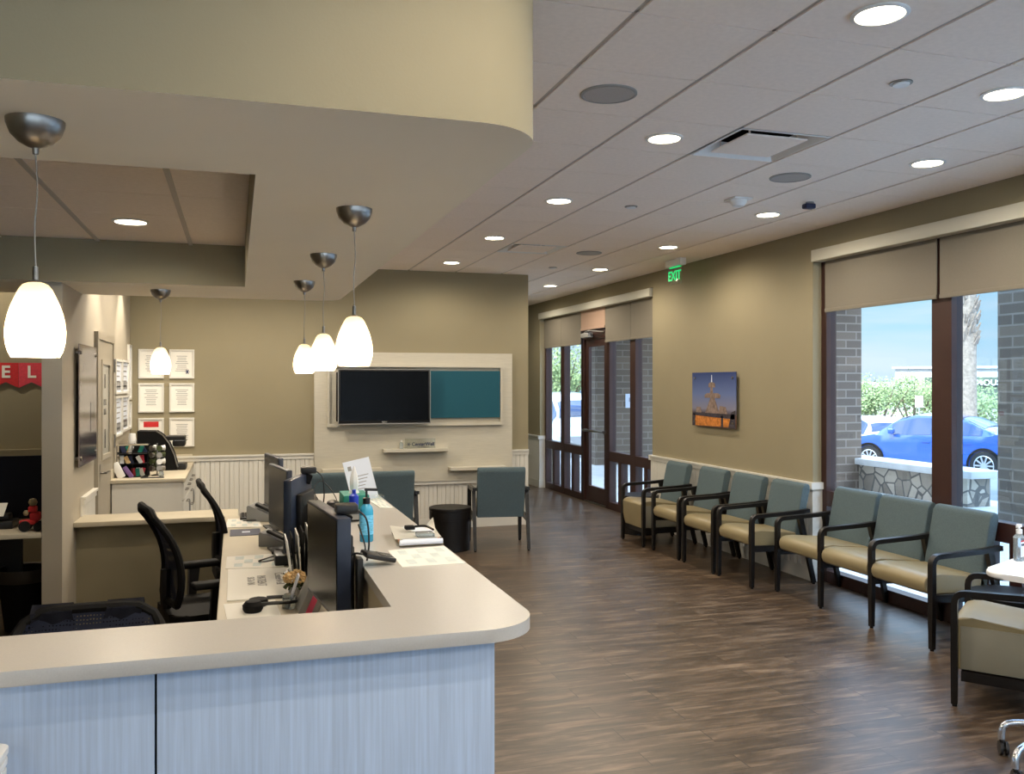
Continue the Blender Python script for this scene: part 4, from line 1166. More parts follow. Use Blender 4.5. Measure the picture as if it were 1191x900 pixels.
# brochure rack at the front panel, lower left of the frame
t = thing('tray_stand', 'small white stand at the lower left corner in front of the counter', 'stand', (-.78, 2.0, 0))
bm = BM(); prism(bm, rrect(-.26, .262, -.22, .20, .02), .845, .862, r=.004); obj('stand_top', bm, 'white_pl', t)
for x_ in (-.22, .22):
    for y_ in (-.18, .16):
        bm = BM(); tube(bm, [(x_, y_, 0), (x_, y_, .845)], .014, 10); obj('leg', bm, 'chrome', t)
for k, lab in enumerate(('bottom', 'middle', 'top')):
    bm = BM(); prism(bm, rrect(-.28, .30 + .002 * k, -.22, .20, .02), 0, .015, r=.005, seg=3)
    if k < 2: box(bm, -.27, -.25, -.18, .16, .0151, .0235)
    o = obj('paper_tray', bm, 'white_pl'); o.location = (-.78, 2.0, .8625 + k * .0237)
    tag(o, lab + ' one of three white trays stacked at the lower left corner', 'tray', 'white trays stacked at the lower left')

# ================================================================ OFFICE CHAIRS
def office_chair(loc, rz, label, arms=True, tall=1.0):
    t = thing('office_chair', label, 'office chair', loc, rz, 'blue-black mesh office chairs behind the desk')
    # faces local -y
    bm = BM()
    V = {}; nu, nv = 10, 16; z0, z1 = .56, tall
    def P(u, v, o):
        s_ = v; hw = .235 * (1 - .12 * (abs(2 * s_ - 1)) ** 5)
        x = (2 * u - 1) * hw
        y = .20 + .13 * s_ ** 1.5 - .05 * math.sin(PI * s_ * .9) - .015 * (abs(2 * u - 1) ** 2) + o
        return (x, y, z0 + (z1 - z0) * s_ - .035 * (abs(2 * u - 1) ** 7) * s_ ** 3)
    for i in range(nu + 1):
        for j in range(nv + 1): V[i, j] = bm.verts.new(P(i / nu, j / nv, 0))
    for i in range(nu):
        for j in range(nv):
            f = bm.faces.new((V[i, j], V[i + 1, j], V[i + 1, j + 1], V[i, j + 1])); f.smooth = True
    bmesh.ops.solidify(bm, geom=list(bm.faces), thickness=.012)
    bk = obj('backrest', bm, 'weave', t)
    bm = BM()
    loop = [P(0, j / 10, 0) for j in range(11)] + [P(i / 8, 1, 0) for i in range(1, 8)] + [P(1, 1 - j / 10, 0) for j in range(11)] + [P(1 - i / 8, 0, 0) for i in range(1, 9)]
    tube(bm, loop, .019, 8); obj('back_rim', bm, 'blackm', bk)
    bm = BM(); tube(bm, smooth_path([(0, .02, .40), (0, .17, .42), (0, .205, .55), (0, .205, .72)]), .028, 8); obj('back_support', bm, 'black', t)
    bm = BM(); prism(bm, rrect(-.25, .25, -.27, .22, .09, 6), .43, .51, r=.025, seg=3); obj('seat', bm, 'blackm', t)
    if arms:
        for s_ in (-1, 1):
            bm = BM(); bar(bm, (s_ * .27, .02, .45), (s_ * .29, 0, .66), .05, .035, .04, .06); bar(bm, (s_ * .15, .02, .42), (s_ * .27, .02, .45), .05, .03)
            a_ = obj('arm', bm, 'black', t)
            bm = BM(); box(bm, s_ * .29 - .045, s_ * .29 + .045, -.14, .13, .655, .69, r=.014, seg=3); obj('arm_pad', bm, 'blackm', a_)
    bm = BM(); cyl(bm, 0, 0, .09, .43, .028, 16); obj('gas_lift', bm, 'black', t)
    bm = BM()
    for k in range(5):
        a = k * 2 * PI / 5 + .3; bar(bm, (0, 0, .10), (.29 * math.cos(a), .29 * math.sin(a), .075), .05, .04, .03, .03)
    obj('star_base', bm, 'black', t)
    for k in range(5):
        a = k * 2 * PI / 5 + .3
        bm = BM(); mx = Matrix.Translation((.29 * math.cos(a), .29 * math.sin(a), .03)) @ Matrix.Rotation(PI / 2, 4, 'X'); cyl(bm, 0, 0, -.02, .02, .03, 14, mx); obj('caster', bm, 'blackm', t)
    return t
# side-on chairs face the work surface (+x)
office_chair((-.16, 5.15, 0), R(104), 'nearer side-on office chair facing the work surface', tall=1.06)
office_chair((.08, 6.27, 0), R(96), 'farther side-on office chair at the end of the work surface', tall=1.06)
oc = office_chair((-.475, 3.10, 0), R(2), 'office chair right behind the front counter with a dark garment over its back', tall=.93)
t = thing('jacket', 'dark navy garment draped over the nearest office chair back', 'garment', (-.475, 3.43, 0), R(2))
def drape(x0a, x1a, x0b, x1b, zt, zb):
    bm = BM(); n = 6; fr = []; 
    for i in range(n + 1):
        u = i / n
        xt = x0a + (x1a - x0a) * u; xb = x0b + (x1b - x0b) * u
        w = .006 * math.sin(u * 9)
        fr.append([bm.verts.new(v) for v in ((xb, -.075 + w, zb), ((xt + xb) / 2, -.055 + w, (zt + zb) / 2), (xt, -.045 + w, zt), (xt, .0, zt + .022), (xt, .045, zt), (xt, .05 + w, zb))])
    for i in range(n):
        for j in range(5):
            f = bm.faces.new((fr[i][j], fr[i + 1][j], fr[i + 1][j + 1], fr[i][j + 1])); f.smooth = True
    bmesh.ops.solidify(bm, geom=list(bm.faces), thickness=.008)
    return bm
obj('left_strap', drape(-.20, -.07, -.15, -.02, .928, .62), 'garment', t)
obj('right_strap', drape(.04, .16, -.06, .06, .928, .62), 'garment', t)

# ================================================================ WAITING CHAIRS
def strip_yz(bm, pts, th, x0, x1):
    P = [Vector(p) for p in pts]; A = []; Bq = []
    for i, p in enumerate(P):
        d = (P[min(i + 1, len(P) - 1)] - P[max(i - 1, 0)]).normalized(); n = Vector((-d.y, d.x)) * th / 2
        A.append(p + n); Bq.append(p - n)
    # one closed ring of four-sided sections: avoids a concave cap
    rows = [[bm.verts.new((x0, a.x, a.y)), bm.verts.new((x1, a.x, a.y)), bm.verts.new((x1, c.x, c.y)), bm.verts.new((x0, c.x, c.y))] for a, c in zip(A, Bq)]
    for u, v in zip(rows, rows[1:]):
        for k in range(4): bm.faces.new((u[k], u[(k + 1) % 4], v[(k + 1) % 4], v[k]))
    bm.faces.new(rows[0][::-1]); bm.faces.new(rows[-1])

def seat_frame_parts(t, xs, depth=(-.30, .28), lounge=False, arms_at=None):
    """legs and arms at the x positions xs; faces local -y"""
    f, b = depth
    for x in xs:
        bm = BM()
        path = [(x, f, .28), (x, f, .54), (x, f + .008, .575), (x, f + .035, .60), (x, f + .07, .607), (x, b - .20, .620), (x, b - .06, .628)]
        strip_yz(bm, [(f, .30), (f, .50), (f, .548), (f + .004, .572), (f + .014, .590), (f + .032, .601), (f + .055, .605), (b - .20, .618), (b - .02, .632)], .032, x - .021, x + .021)
        obj('armrest', bm, 'espresso', t)
        bm = BM(); bar(bm, (x, f, 0.012), (x, f, .31), .030, .030, .042, .034); cyl(bm, x, f, 0, .013, .013, 12); obj('leg', bm, 'espresso', t)
        bm = BM(); bar(bm, (x, b + .03, 0.012), (x, b - .12, .62), .030, .034, .04, .045); cyl(bm, x, b + .03, 0, .013, .013, 12); obj('leg', bm, 'espresso', t)
        if not lounge:
            bm = BM(); bar(bm, (x, f, .335), (x, b - .06, .315), .03, .05); obj('side_rail', bm, 'espresso', t)

def cushion_pair(t, x0, x1, seatmat='vinyl', lounge=False, f=-.33):
    if lounge:
        bm = BM(); prism_yz(bm, [(f + .03, .19), (.22, .19), (.22, .43), (f + .10, .472), (f + .055, .470), (f + .022, .458), (f + .004, .435), (f + .006, .3)], x0, x1, r=.012, seg=3); obj('seat', bm, seatmat, t)
    else:
        bm = BM(); prism_yz(bm, [(f + .045, .350), (.16, .335), (.18, .40), (.15, .445), (f + .13, .474), (f + .07, .474), (f + .035, .466), (f + .012, .45), (f + .001, .425), (f + .002, .395), (f + .014, .368)], x0, x1, r=.010, seg=3); obj('seat', bm, seatmat, t)
    bm = BM(); prism_yz(bm, [(.12, .36), (.185, .33), (.297, .80), (.298, .83), (.288, .85), (.268, .858), (.246, .855), (.230, .842), (.222, .82)], x0, x1, r=.014, seg=3); obj('backrest', bm, 'teal', t)

def guest_chair(loc, rz, w, label, lounge=False, seats=1, group=None, name='guest_chair'):
    t = thing(name, label, 'chair' if seats == 1 else 'seating', loc, rz, group)
    h = w / 2
    if seats == 1: xs = [-h + .022, h - .022]
    else: xs = [-h + .022 + (w - .044) * k / seats for k in range(seats + 1)]
    if name == 'loveseat': xs = [-h + .022, h - .022]
    seat_frame_parts(t, xs, lounge=lounge)
    gap = .022 if name == 'tandem_seating' else .006
    for k in range(seats):
        a = -h + .045 + (w - .09) * k / seats + gap; b = -h + .045 + (w - .09) * (k + 1) / seats - gap
        cushion_pair(t, a, b, lounge=lounge, f=-.32)
    if lounge:
        for sx in (-1, 1):
            bm = BM(); xa, xb = sorted((sx * (h - .052), sx * (h - .044))); box(bm, xa, xb, -.275, .2, .195, .425, r=.003); obj('side_panel', bm, 'vinyl_side', t)
        bm = BM(); box(bm, -h + .03, h - .03, -.27, .2, .135, .188); obj('base_rail', bm, 'espresso', t)
    return t
G = 'teal and tan waiting chairs along the window wall'
guest_chair((4.39, 8.69, 0), -PI / 2, .56, 'farthest chair of the wall row, boxy tan seat beside the round table', lounge=True, group=G)
guest_chair((4.42, 7.985, 0), -PI / 2, .59, 'waiting chair second from the far end of the wall row', group=G)
guest_chair((4.42, 7.335, 0), -PI / 2, .595, 'waiting chair under the fountain picture, third from the far end', group=G)
guest_chair((4.43, 6.72, 0), -PI / 2, .57, 'waiting chair next to the window jamb, last before the gap', group=G)
guest_chair((4.575, 5.455, 0), -PI / 2, 1.74, 'row of three joined teal and tan seats under the large window', seats=3, name='tandem_seating')
lc = guest_chair((4.06, 3.72, 0), R(-218 + 360 - 180 + 0), .58, 'boxy tan armchair at the right edge of the photo, seen from its side', lounge=True, group=G)
lc.rotation_euler.z = math.atan2(-.62, -.785)     # local -y points to the far left
guest_chair((2.66, 8.98, 0), R(171), .60, 'lone teal-backed chair seen from behind near the television wall')
guest_chair((1.15, 8.93, 0), R(180), 1.20, 'wide teal-backed loveseat seen from behind past the counter', seats=2, name='loveseat')

def drum(x, y, label, rr=.215):
    t = thing('drum_table', label, 'side table', (x, y, 0), 0, 'round dark drum side tables')
    bm = BM(); lathe(bm, [(0, .41), (rr, .41), (rr + .004, .414), (rr + .004, .438), (rr - .002, .442), (0, .442)], n=64, smooth=False); obj('table_top', bm, 'espresso', t)
    bm = BM(); lathe(bm, [(0, 0), (rr - .012, 0), (rr - .012, .41), (0, .41)], n=64, smooth=False); obj('drum_body', bm, 'espresso', t)
    bm = BM(); lathe(bm, [(rr - .011, .32), (rr, .322), (rr, .409), (rr - .011, .41)], n=64, smooth=False); obj('collar', bm, 'espresso', t)
drum(2.125, 8.93, 'dark drum side table between the loveseat and the lone chair')
drum(4.45, 9.27, 'dark round side table at the far end of the wall row')
drum(4.50, 4.22, 'dark round side table between the joined seats and the right armchair', .23)

# tray table on casters with sanitizer
t = thing('tray_table', 'white topped rolling tray table with bent steel legs at the right edge', 'table', (3.66, 3.12, 0))
bm = BM(); prism(bm, rrect(-.33, .33, -.26, .26, .11, 8), .835, .862, r=.009, seg=3, mx=Matrix.Rotation(R(24), 4, 'Z')); obj('table_top', bm, 'white_pl', t)
bm = BM(); tube(bm, [(0, 0, .10), (0, 0, .84)], .022, 14); obj('column', bm, 'chrome', t)
for ax, ay in ((-.27, .10), (-.47, -.16), (.25, -.2), (.22, .26)):
    bm = BM(); tube(bm, smooth_path([(0, 0, .145), (ax * .5, ay * .5, .15), (ax * .88, ay * .88, .148), (ax, ay, .125), (ax * 1.02, ay * 1.02, .075)], 8), .015, 12); l_ = obj('leg', bm, 'chrome', t)
    bm = BM(); mx = Matrix.Translation((ax * 1.02 + .012, ay * 1.02, .032)) @ Matrix.Rotation(R(60), 4, 'Z') @ Matrix.Rotation(PI / 2, 4, 'X')
    cyl(bm, 0, 0, -.018, -.006, .031, 18, mx); cyl(bm, 0, 0, .006, .018, .031, 18, mx); cyl(bm, 0, 0, -.006, .006, .012, 12, mx)
    tube(bm, [(ax * 1.02, ay * 1.02, .09), (ax * 1.02 + .006, ay * 1.02, .045)], .012, 8); obj('caster', bm, 'black', l_)
t = thing('hand_sanitizer', 'clear pump bottle of hand sanitizer on the white tray table', 'hand sanitizer', (3.63, 3.35, .8625), R(20))
bm = BM(); prism(bm, rrect(-.033, .033, -.018, .018, .014, 5), 0, .115, r=.006); lathe(bm, [(.028, .110), (.014, .128), (.013, .132)], n=20); obj('bottle', bm, 'cleargel', t)
bm = BM(); lathe(bm, [(0, .13), (.014, .13), (.014, .15), (.006, .153), (.006, .165), (.0, .165)], n=18); bar(bm, (.01, 0, .168), (-.022, 0, .165), .013, .011); cyl(bm, 0, 0, .162, .175, .012, 14); obj('pump', bm, 'white_pl', t)
bm = BM(); box(bm, -.028, .028, -.0195, -.0182, .02, .10); lb = obj('label', bm, 'paper_blue', t)
text('label_letters', 'PURELL', .014, 'navy', t, frame_mx((0, -.0205, .078), (1, 0, 0), (0, 0, 1)), .0004, True)
bm = BM(); box(bm, -.028, .028, -.0202, -.0192, .093, .10); obj('red_band', bm, 'red', lb)

# ================================================================ FOUNTAIN PICTURE
t = thing('fountain_picture', 'glass-mounted fountain photo at dusk on the window wall', 'picture', (XR, 8.165, 1.55))
bm = BM(); box(bm, -.040, -.032, -.44, .44, -.285, .288); pr_ = obj('print', bm, 'dusk', t)
m5 = Matrix(((0, 0, -1, 0), (-1, 0, 0, 0), (0, 1, 0, 0), (0, 0, 0, 1)))    # (u to the right in view, v up, out of the wall)
def pic(name, m_, shapes, d=.0415):
    bm = BM()
    for sh in shapes: prism(bm, sh, .0398, d, m5)
    obj(name, bm, m_, pr_)
# u axis = -y (to the viewer's right), so +u is nearer the camera
pic('printed_basin', 'amber', [[(-.39, -.28), (.38, -.27), (.39, -.16), (-.36, -.16)]])
pic('printed_rim', 'fount_d', [[(-.43, -.17), (.42, -.19), (.42, -.14), (-.4, -.135)], [(-.43, -.28), (-.37, -.28), (-.37, -.15), (-.43, -.14)], [(.30, -.28), (.43, -.28), (.43, -.1), (.36, -.12)], [(.16, -.28), (.2, -.28), (.2, -.16), (.16, -.16)]], .0424)
pic('printed_fountain', 'fount', [[(-.16, -.14), (.12, -.14), (.03, .02), (-.05, .02)], [(-.17, .02), (.14, .02), (.15, .05), (.10, .07), (-.12, .07), (-.17, .05)], [(-.06, .07), (.0, .07), (-.01, .13), (-.05, .13)], [(-.09, .13), (.04, .13), (.04, .17), (-.01, .185), (-.04, .185), (-.09, .17)], [(-.36, -.14), (-.24, -.14), (-.26, -.08), (-.34, -.08)], [(.1, -.14), (.28, -.14), (.25, -.07), (.14, -.06)]], .0428)
pic('printed_jet', 'paper_blue', [[(-.035, .185), (-.02, .185), (-.025, .26), (-.03, .26)]], .0426)
bm = BM()
for y_ in (-.38, .38):
    for z_ in (-.23, .23): tube(bm, [(0, y_, z_), (-.048, y_, z_)], .011, 12)
obj('standoff', bm, 'silver', t)

# ================================================================ NOOK at far left
t = thing('nook_desk', 'white topped desk in the dim nook left of the column', 'desk', (-2.0, 6.72, 0))
bm = BM(); box(bm, -1.0, .797, -.345, .38, .718, .75, r=.003); obj('desktop', bm, 'laminate', t)
bm = BM(); box(bm, .0, .02, .33, .37, 0, .717); box(bm, -1.0, .55, .33, .35, .3, .717); bar(bm, (.45, -.2, .71), (.30, -.1, .62), .05, .03); box(bm, .27, .31, -.12, -.06, 0, .66); obj('steel_leg', bm, 'black', t)
bm = BM(); box(bm, -2.9, -1.21, 7.10, 7.13, .751, 1.2, r=.004); o = obj('desk_screen', bm, mat('navy_felt', (22, 26, 40), .95)); tag(o, 'dark navy felt screen at the back of the nook desk', 'desk screen')
bm = BM(); box(bm, -3.5, -1.2, 7.94, 8.0, 1.13, 1.19); struct('trim_12', bm, 'wall')
t = thing('paper_tray', 'black desk tray with white papers on the nook desk', 'desk tray', (-1.55, 6.66, .75))
bm = BM(); box(bm, -.22, .13, -.05, .14, 0, .05, r=.006); box(bm, -.25, .1, .0, .12, .05, .085, Matrix.Rotation(R(-4), 4, 'Y'), r=.005); obj('tray', bm, 'black', t)
bm = BM(); mx = Matrix.Translation((0, .04, .12)) @ Matrix.Rotation(R(32), 4, 'X'); box(bm, -.25, -.02, -.07, .07, -.002, .002, mx); box(bm, -.01, .07, -.07, .07, -.002, .002, mx); obj('papers', bm, 'paper', t)
bm = BM(); prism(bm, [(-.25, -.20), (-.02, -.17), (-.10, -.10), (-.25, -.08)], 0.0005, .003); obj('blue_sheet', bm, 'navy', t)
# toy truck figurine
t = thing('toy_tractor', 'small red toy tractor with figures on the nook desk', 'toy', (-1.285, 6.52, .75))
bm = BM()
for x_, y_, r_ in ((-.035, -.05, .034), (.045, -.05, .028), (-.035, .04, .034), (.045, .04, .028)):
    bm = BM(); mx = Matrix.Translation((x_, y_, r_)) @ Matrix.Rotation(PI / 2, 4, 'X'); cyl(bm, 0, 0, -.012, .012, r_, 20, mx); obj('wheel', bm, 'tyre', t)
bm = BM(); box(bm, -.07, .03, -.04, .04, .04, .07, r=.008); box(bm, -.01, .05, -.035, .035, .06, .12, r=.012); box(bm, -.02, .03, -.03, .03, .12, .16, r=.01); obj('tractor_body', bm, 'red', t)
bm = BM(); lathe(bm, [(0, .16), (.02, .165), (.028, .185), (.02, .205), (0, .212)], 0.005, 0, 14); lathe(bm, [(0, .1), (.014, .105), (.018, .12), (.01, .135), (0, .138)], -.03, -.03, 12); obj('figure_heads', bm, 'vinyl', t)
# waste bin
t = thing('waste_bin', 'black waste bin with liner under the nook desk', 'waste bin', (-1.42, 6.95, 0))
bm = BM(); lathe(bm, [(0, 0), (.12, 0), (.17, .42), (.165, .42), (.115, .01), (0, .01)], n=4 * 8); obj('bin_body', bm, 'blackm', t)
bm = BM(); lathe(bm, [(.172, .34), (.18, .36), (.176, .43), (.165, .425)], n=32); obj('liner', bm, mat('bin_liner', (60, 54, 46), .4), t)
# banner pennants on the nook wall
for k, (m_, ch) in enumerate((('red', 'E'), ('pinkred', 'L'), ('pinkred', ''))):
    px_ = [-1.7625, -1.5775, -1.9475, -2.1325][k]
    t = thing('bunting_flag', ['red swallowtail flag lettered E in the nook', 'lighter red flag lettered L next to the column', 'red bunting flag left of the E flag', 'lighter red bunting flag at the far left'][k], 'bunting', (px_, 7.985, 1.80), 0, 'red letter bunting in the nook')
    bm = BM()
    m4 = Matrix(((1, 0, 0, 0), (0, 0, 1, 0), (0, 1, 0, 0), (0, 0, 0, 1)))
    prism(bm, [(-.0915, .087), (-.0915, -.115), (0, -.068), (.0915, -.115), (.0915, .087)], -.004, 0, m4); obj('flag', bm, m_, t)
    if ch: text('letter', ch, .135, 'paper', t, frame_mx((0, -.006, .01), (1, 0, 0), (0, 0, 1)), .0015, True)

# ================================================================ OUTSIDE
def gz(x, y): return min(-.12, -.46 - .06 * (.7 * (x + y) - 23.2))
bm = BM(); N = 30; V = {}
for i in range(N + 1):
    for j in range(N + 1):
        x = 10.6 + (i / N) ** 2 * 190; y = -50 + j / N * 250
        V[i, j] = bm.verts.new((x, y, max(-6, gz(x, y))))
for i in range(N):
    for j in range(N): bm.faces.new((V[i, j], V[i + 1, j], V[i + 1, j + 1], V[i, j + 1]))
struct('ground_parking', bm, 'asphalt')
bm = BM(); box(bm, 5.02, 10.7, -12, 40, -.2, -.01); struct('ground_walkway', bm, 'concrete')
bm = BM(); box(bm, 5.02, 10.3, 14.5, 19, 3.30, 3.7); struct('ceiling_portico', bm, 'stucco')
bm = BM(); box(bm, -4, 5.02, -5.3, 18, 3.45, 3.7); struct('ceiling_roof', bm, 'stucco')
bm = BM(); box(bm, 4.62, 5.02, -5.3, 18, 3.7, 7.6); struct('wall_sun_block', bm, 'stucco')  # unseen tall wall, added to keep the sun off piers and bench
t = thing('added_pergola', 'added open beams over the walk, unseen, letting skylight reach the windows', 'added_pergola', (7.4, 4, 3.3))  # invented open beams in place of a roof, so skylight gets in
bm = BM(); box(bm, 1.65, 2.4, -8, 10.4, 0, .3); obj('edge_beam', bm, 'stucco', t)
bm = BM()
for k in range(9): box(bm, -2.3, 1.6, -7.9 + k * 2.2, -7.75 + k * 2.2, .1, .3)
obj('rafters', bm, 'stucco', t)
bm = BM(); box(bm, -30, 5.02, 17.3, 17.5, 0, 3.6); box(bm, -30, 10, -45, -12, -.3, -.1); struct('ground_rear', bm, 'concrete')
bm = BM(); box(bm, -30, 12, -22, -5.3, -.3, -.02); struct('ground_front', bm, 'concrete')
# brick piers
def pier(x0, x1, y0, y1, label):
    bm = BM(); box(bm, x0, x1, y0, y1, -.01, 3.29); o = obj('brick_pier', bm, 'brick'); tag(o, label, 'brick pier', 'brick piers of the covered walk')
    return o
pier(7.27, 10.2, 17.3, 18.1, 'wide brick wall seen through the entrance door')
pier(9.0, 9.8, 12.1, 12.9, 'brick pier at the left side of the large window view')
pier(9.0, 9.8, 7.6, 8.62, 'shaded brick pier at the right edge of the window view')
pier(9.0, 9.8, 2.6, 3.6, 'brick pier further along the covered walk')
# accessible sign on the brick wall
t = thing('wall_sign', 'small accessibility notice on the brick seen through the glazing', 'sign', (8.05, 17.29, 1.35))
bm = BM(); box(bm, -.09, .09, -.012, 0, -.15, .15); obj('plate', bm, 'paper_blue', t)
bm = BM(); lathe(bm, [(.035, -.01), (.045, -.014)], n=16, mx=Matrix.Translation((0, 0, -.03)) @ Matrix.Rotation(PI / 2, 4, 'X')); bar(bm, (0, -.014, -.02), (0, -.014, .07), .012, .004); obj('symbol', bm, 'navy', t)
# stone bench wall
t = thing('stone_bench', 'low stone wall with concrete cap outside the large window', 'stone wall', (9.95, 12.0, 0))
bm = BM(); box(bm, -.2, .2, -2.15, 3.4, -.1, .40); obj('stone_base', bm, 'stone', t)
bm = BM(); box(bm, -.28, .28, -2.3, 3.45, .40, .50, r=.01); obj('concrete_cap', bm, 'concrete', t)

# cars
def make_car(name, label, loc, rz, paint, kind='sedan', group='cars parked outside'):
    t = thing(name, label, 'car', loc, rz, group)
    L = 4.85
    if kind == 'sedan':
        top = [(-2.42, .55, .55), (-2.38, .82, .82), (-2.2, .98, .98), (-1.75, 1.06, 1.06), (-1.55, 1.0, 1.10), (-.95, .97, 1.36), (-.35, .95, 1.46), (.25, .93, 1.46), (.75, .93, 1.34), (1.15, .92, 1.10), (1.3, .94, .97), (1.9, .84, .84), (2.3, .68, .68), (2.42, .5, .5)]
    else:
        top = [(-2.35, .6, .6), (-2.32, 1.0, 1.0), (-2.25, 1.10, 1.35), (-2.0, 1.08, 1.66), (-1.3, 1.06, 1.76), (-.3, 1.04, 1.78), (.3, 1.03, 1.72), (.85, 1.02, 1.42), (1.15, 1.02, 1.14), (1.3, 1.05, 1.08), (1.9, .98, .98), (2.25, .82, .82), (2.36, .5, .5)]
    def sec(x, belt, roof):
        e = min(1, (2.55 - abs(x)) / .45) ; hw = .92 * (.78 + .22 * max(0, e) ** .5)
        rw = hw * .70 if roof - belt > .05 else hw * .86
        fr = min(1, max(0, (roof - belt) / .3))
        rw = hw * (.86 - .14 * fr)
        return [(hw * .9, .20), (hw, .34), (hw, belt - .18), (hw * .965, belt), (rw, roof - .03 if roof - belt > .04 else belt + .008), (rw * .6, roof + .012), (0, roof + .02)]
    bm = BM(); rows = []
    S = [(x, sec(x, b, r)) for x, b, r in top]
    def dense(S):
        out = []
        for (xa, A), (xb, Bq) in zip(S, S[1:]):
            for k in range(3):
                u = k / 3; out.append((xa + (xb - xa) * u, [(p[0] + (q[0] - p[0]) * u, p[1] + (q[1] - p[1]) * u) for p, q in zip(A, Bq)]))
        return out + [S[-1]]
    D = dense(S)
    for x, s_ in D:
        full = [(-y, z) for y, z in s_] + [(y, z) for y, z in s_[::-1][1:]]
        rows.append([bm.verts.new((x, y, z)) for y, z in full])
    for A, Bq in zip(rows, rows[1:]):
        for k in range(len(A) - 1):
            f = bm.faces.new((A[k], A[k + 1], Bq[k + 1], Bq[k])); f.smooth = True
        bm.faces.new((A[-1], A[0], Bq[0], Bq[-1]))
    bm.faces.new(rows[0]); bm.faces.new(rows[-1][::-1])
    obj('body', bm, paint, t)
    # glass: side windows and screens lie just proud of the body
    x_a, x_b = (-1.45, 1.0) if kind == 'sedan' else (-2.1, 1.0)
    for s_ in (-1, 1):
        bm = BM(); P = [(x, s) for x, s in D if x_a <= x <= x_b]
        lo, hi = [], []
        for x, s in P:
            (y0, z0), (y1, z1) = s[3], s[4]
            def at(u): return Vector((x, s_ * (y0 + (y1 - y0) * u + .008), z0 + (z1 - z0) * u + .004))
            lo.append(bm.verts.new(at(.08))); hi.append(bm.verts.new(at(.88)))
        for k in range(len(P) - 1):
            if abs(P[k][0] + .25) < .1: continue
            bm.faces.new((lo[k], lo[k + 1], hi[k + 1], hi[k]))
        obj('side_window', bm, 'carglass', t)
    for a, b in (((.45, 1.12), 1), ((-1.5, -.75) if kind == 'sedan' else (-2.28, -2.05), 0)):
        bm = BM(); P = [(x, s) for x, s in D if a[0] <= x <= a[1]]
        G_ = []
        for x, s in P:
            G_.append([bm.verts.new((x + (.012 if b else -.012), y * .93, z + .012)) for y, z in ((-s[4][0], s[4][1]), (-s[5][0], s[5][1]), (0, s[6][1]), (s[5][0], s[5][1]), (s[4][0], s[4][1]))])
        for A, Bq in zip(G_, G_[1:]):
            for k in range(4): bm.faces.new((A[k], A[k + 1], Bq[k + 1], Bq[k]))
        if len(P) > 1: obj('windshield' if b else 'rear_window', bm, 'carglass', t)
        else: bm.free()
    for wx in (-1.43, 1.42):
        for s_ in (-1, 1):
            bm = BM(); mx = Matrix.Translation((wx, s_ * .865, .33)) @ Matrix.Rotation(-s_ * PI / 2, 4, 'X')
            lathe(bm, [(0, -.10), (.33, -.10), (.335, .06), (.32, .085), (.235, .09), (.23, .06), (0, .06)], n=36, mx=mx)
            w_ = obj('wheel', bm, 'tyre', t)
            bm = BM()
            lathe(bm, [(.235, .088), (.215, .095), (.21, .08)], n=36, mx=mx); lathe(bm, [(0, .09), (.05, .088), (.055, .07)], n=18, mx=mx)
            for k in range(10):
                a = k * PI / 5; bar_t = bmesh.new(); bar(bar_t, (.04 * math.cos(a), .04 * math.sin(a), .082), (.215 * math.cos(a), .215 * math.sin(a), .082), .035, .02); merge(bm, bar_t, mx)
            obj('rim', bm, 'rim', w_)
            bm = BM(); lathe(bm, [(.345, .098), (.40, .102), (.405, .09)], n=36, mx=mx); bmesh.ops.delete(bm, geom=[v for v in bm.verts if v.co.z < .22], context='VERTS')
            obj('wheel_arch', bm, 'blackm', t)
    for s_ in (-1, 1):
        bm = BM(); box(bm, .72, .86, s_ * 1.02 - .08, s_ * 1.02 + .08, .98, 1.10, r=.03); obj('side_mirror', bm, paint, t)
        bm = BM(); box(bm, 2.12, 2.34, s_ * .70 - .14, s_ * .70 + .14, .60, .72, r=.03); obj('headlight', bm, 'white_pl', t)
        bm = BM(); box(bm, -2.38, -2.2, s_ * .72 - .14, s_ * .72 + .14, .76, .88, r=.03); obj('tail_light', bm, 'sky_lens', t)
        bm = BM()
        for x_ in (-.05, -1.05): box(bm, x_ - .1, x_ + .1, s_ * .925 - .012, s_ * .925 + .012, .80, .83)
        obj('door_handle', bm, paint, t)
    return t
def carpos(px, t_):
    a = (px - 595.5) / 1026; yaw = math.atan(321.5 / 1026); s_, c_ = math.sin(yaw), math.cos(yaw)
    return ((s_ + a * c_) * t_, (c_ - a * s_) * t_)
x, y = carpos(1092, 23.0)
mc = make_car('sedan', 'blue sedan parked side-on just outside the large window', (x, y, -.62), R(115), 'carblue')
mc.scale = (1, 1, 1.06)
for px, t_, paint, kind, rz, lab in ((1010, 36, 'carwhite', 'suv', 1.2, 'white car far behind the blue sedan bonnet'), (1042, 42, 'cargrey', 'sedan', 1.6, 'grey car in the lot above the blue sedan roof'),
                                (1078, 52, 'carred', 'suv', 1.5, 'dark red car in the lot near the window mullion'), (1150, 34, 'carblue', 'sedan', 2.4, 'second blue car, behind the palm trunk'),
                                (1128, 46, 'carwhite', 'sedan', .6, 'white car beside the palm trunk in the lot')):
    x, y = carpos(px, t_); make_car('sedan' if kind == 'sedan' else 'sport_utility_vehicle', lab, (x, y, gz(x, y)), rz, paint, kind)
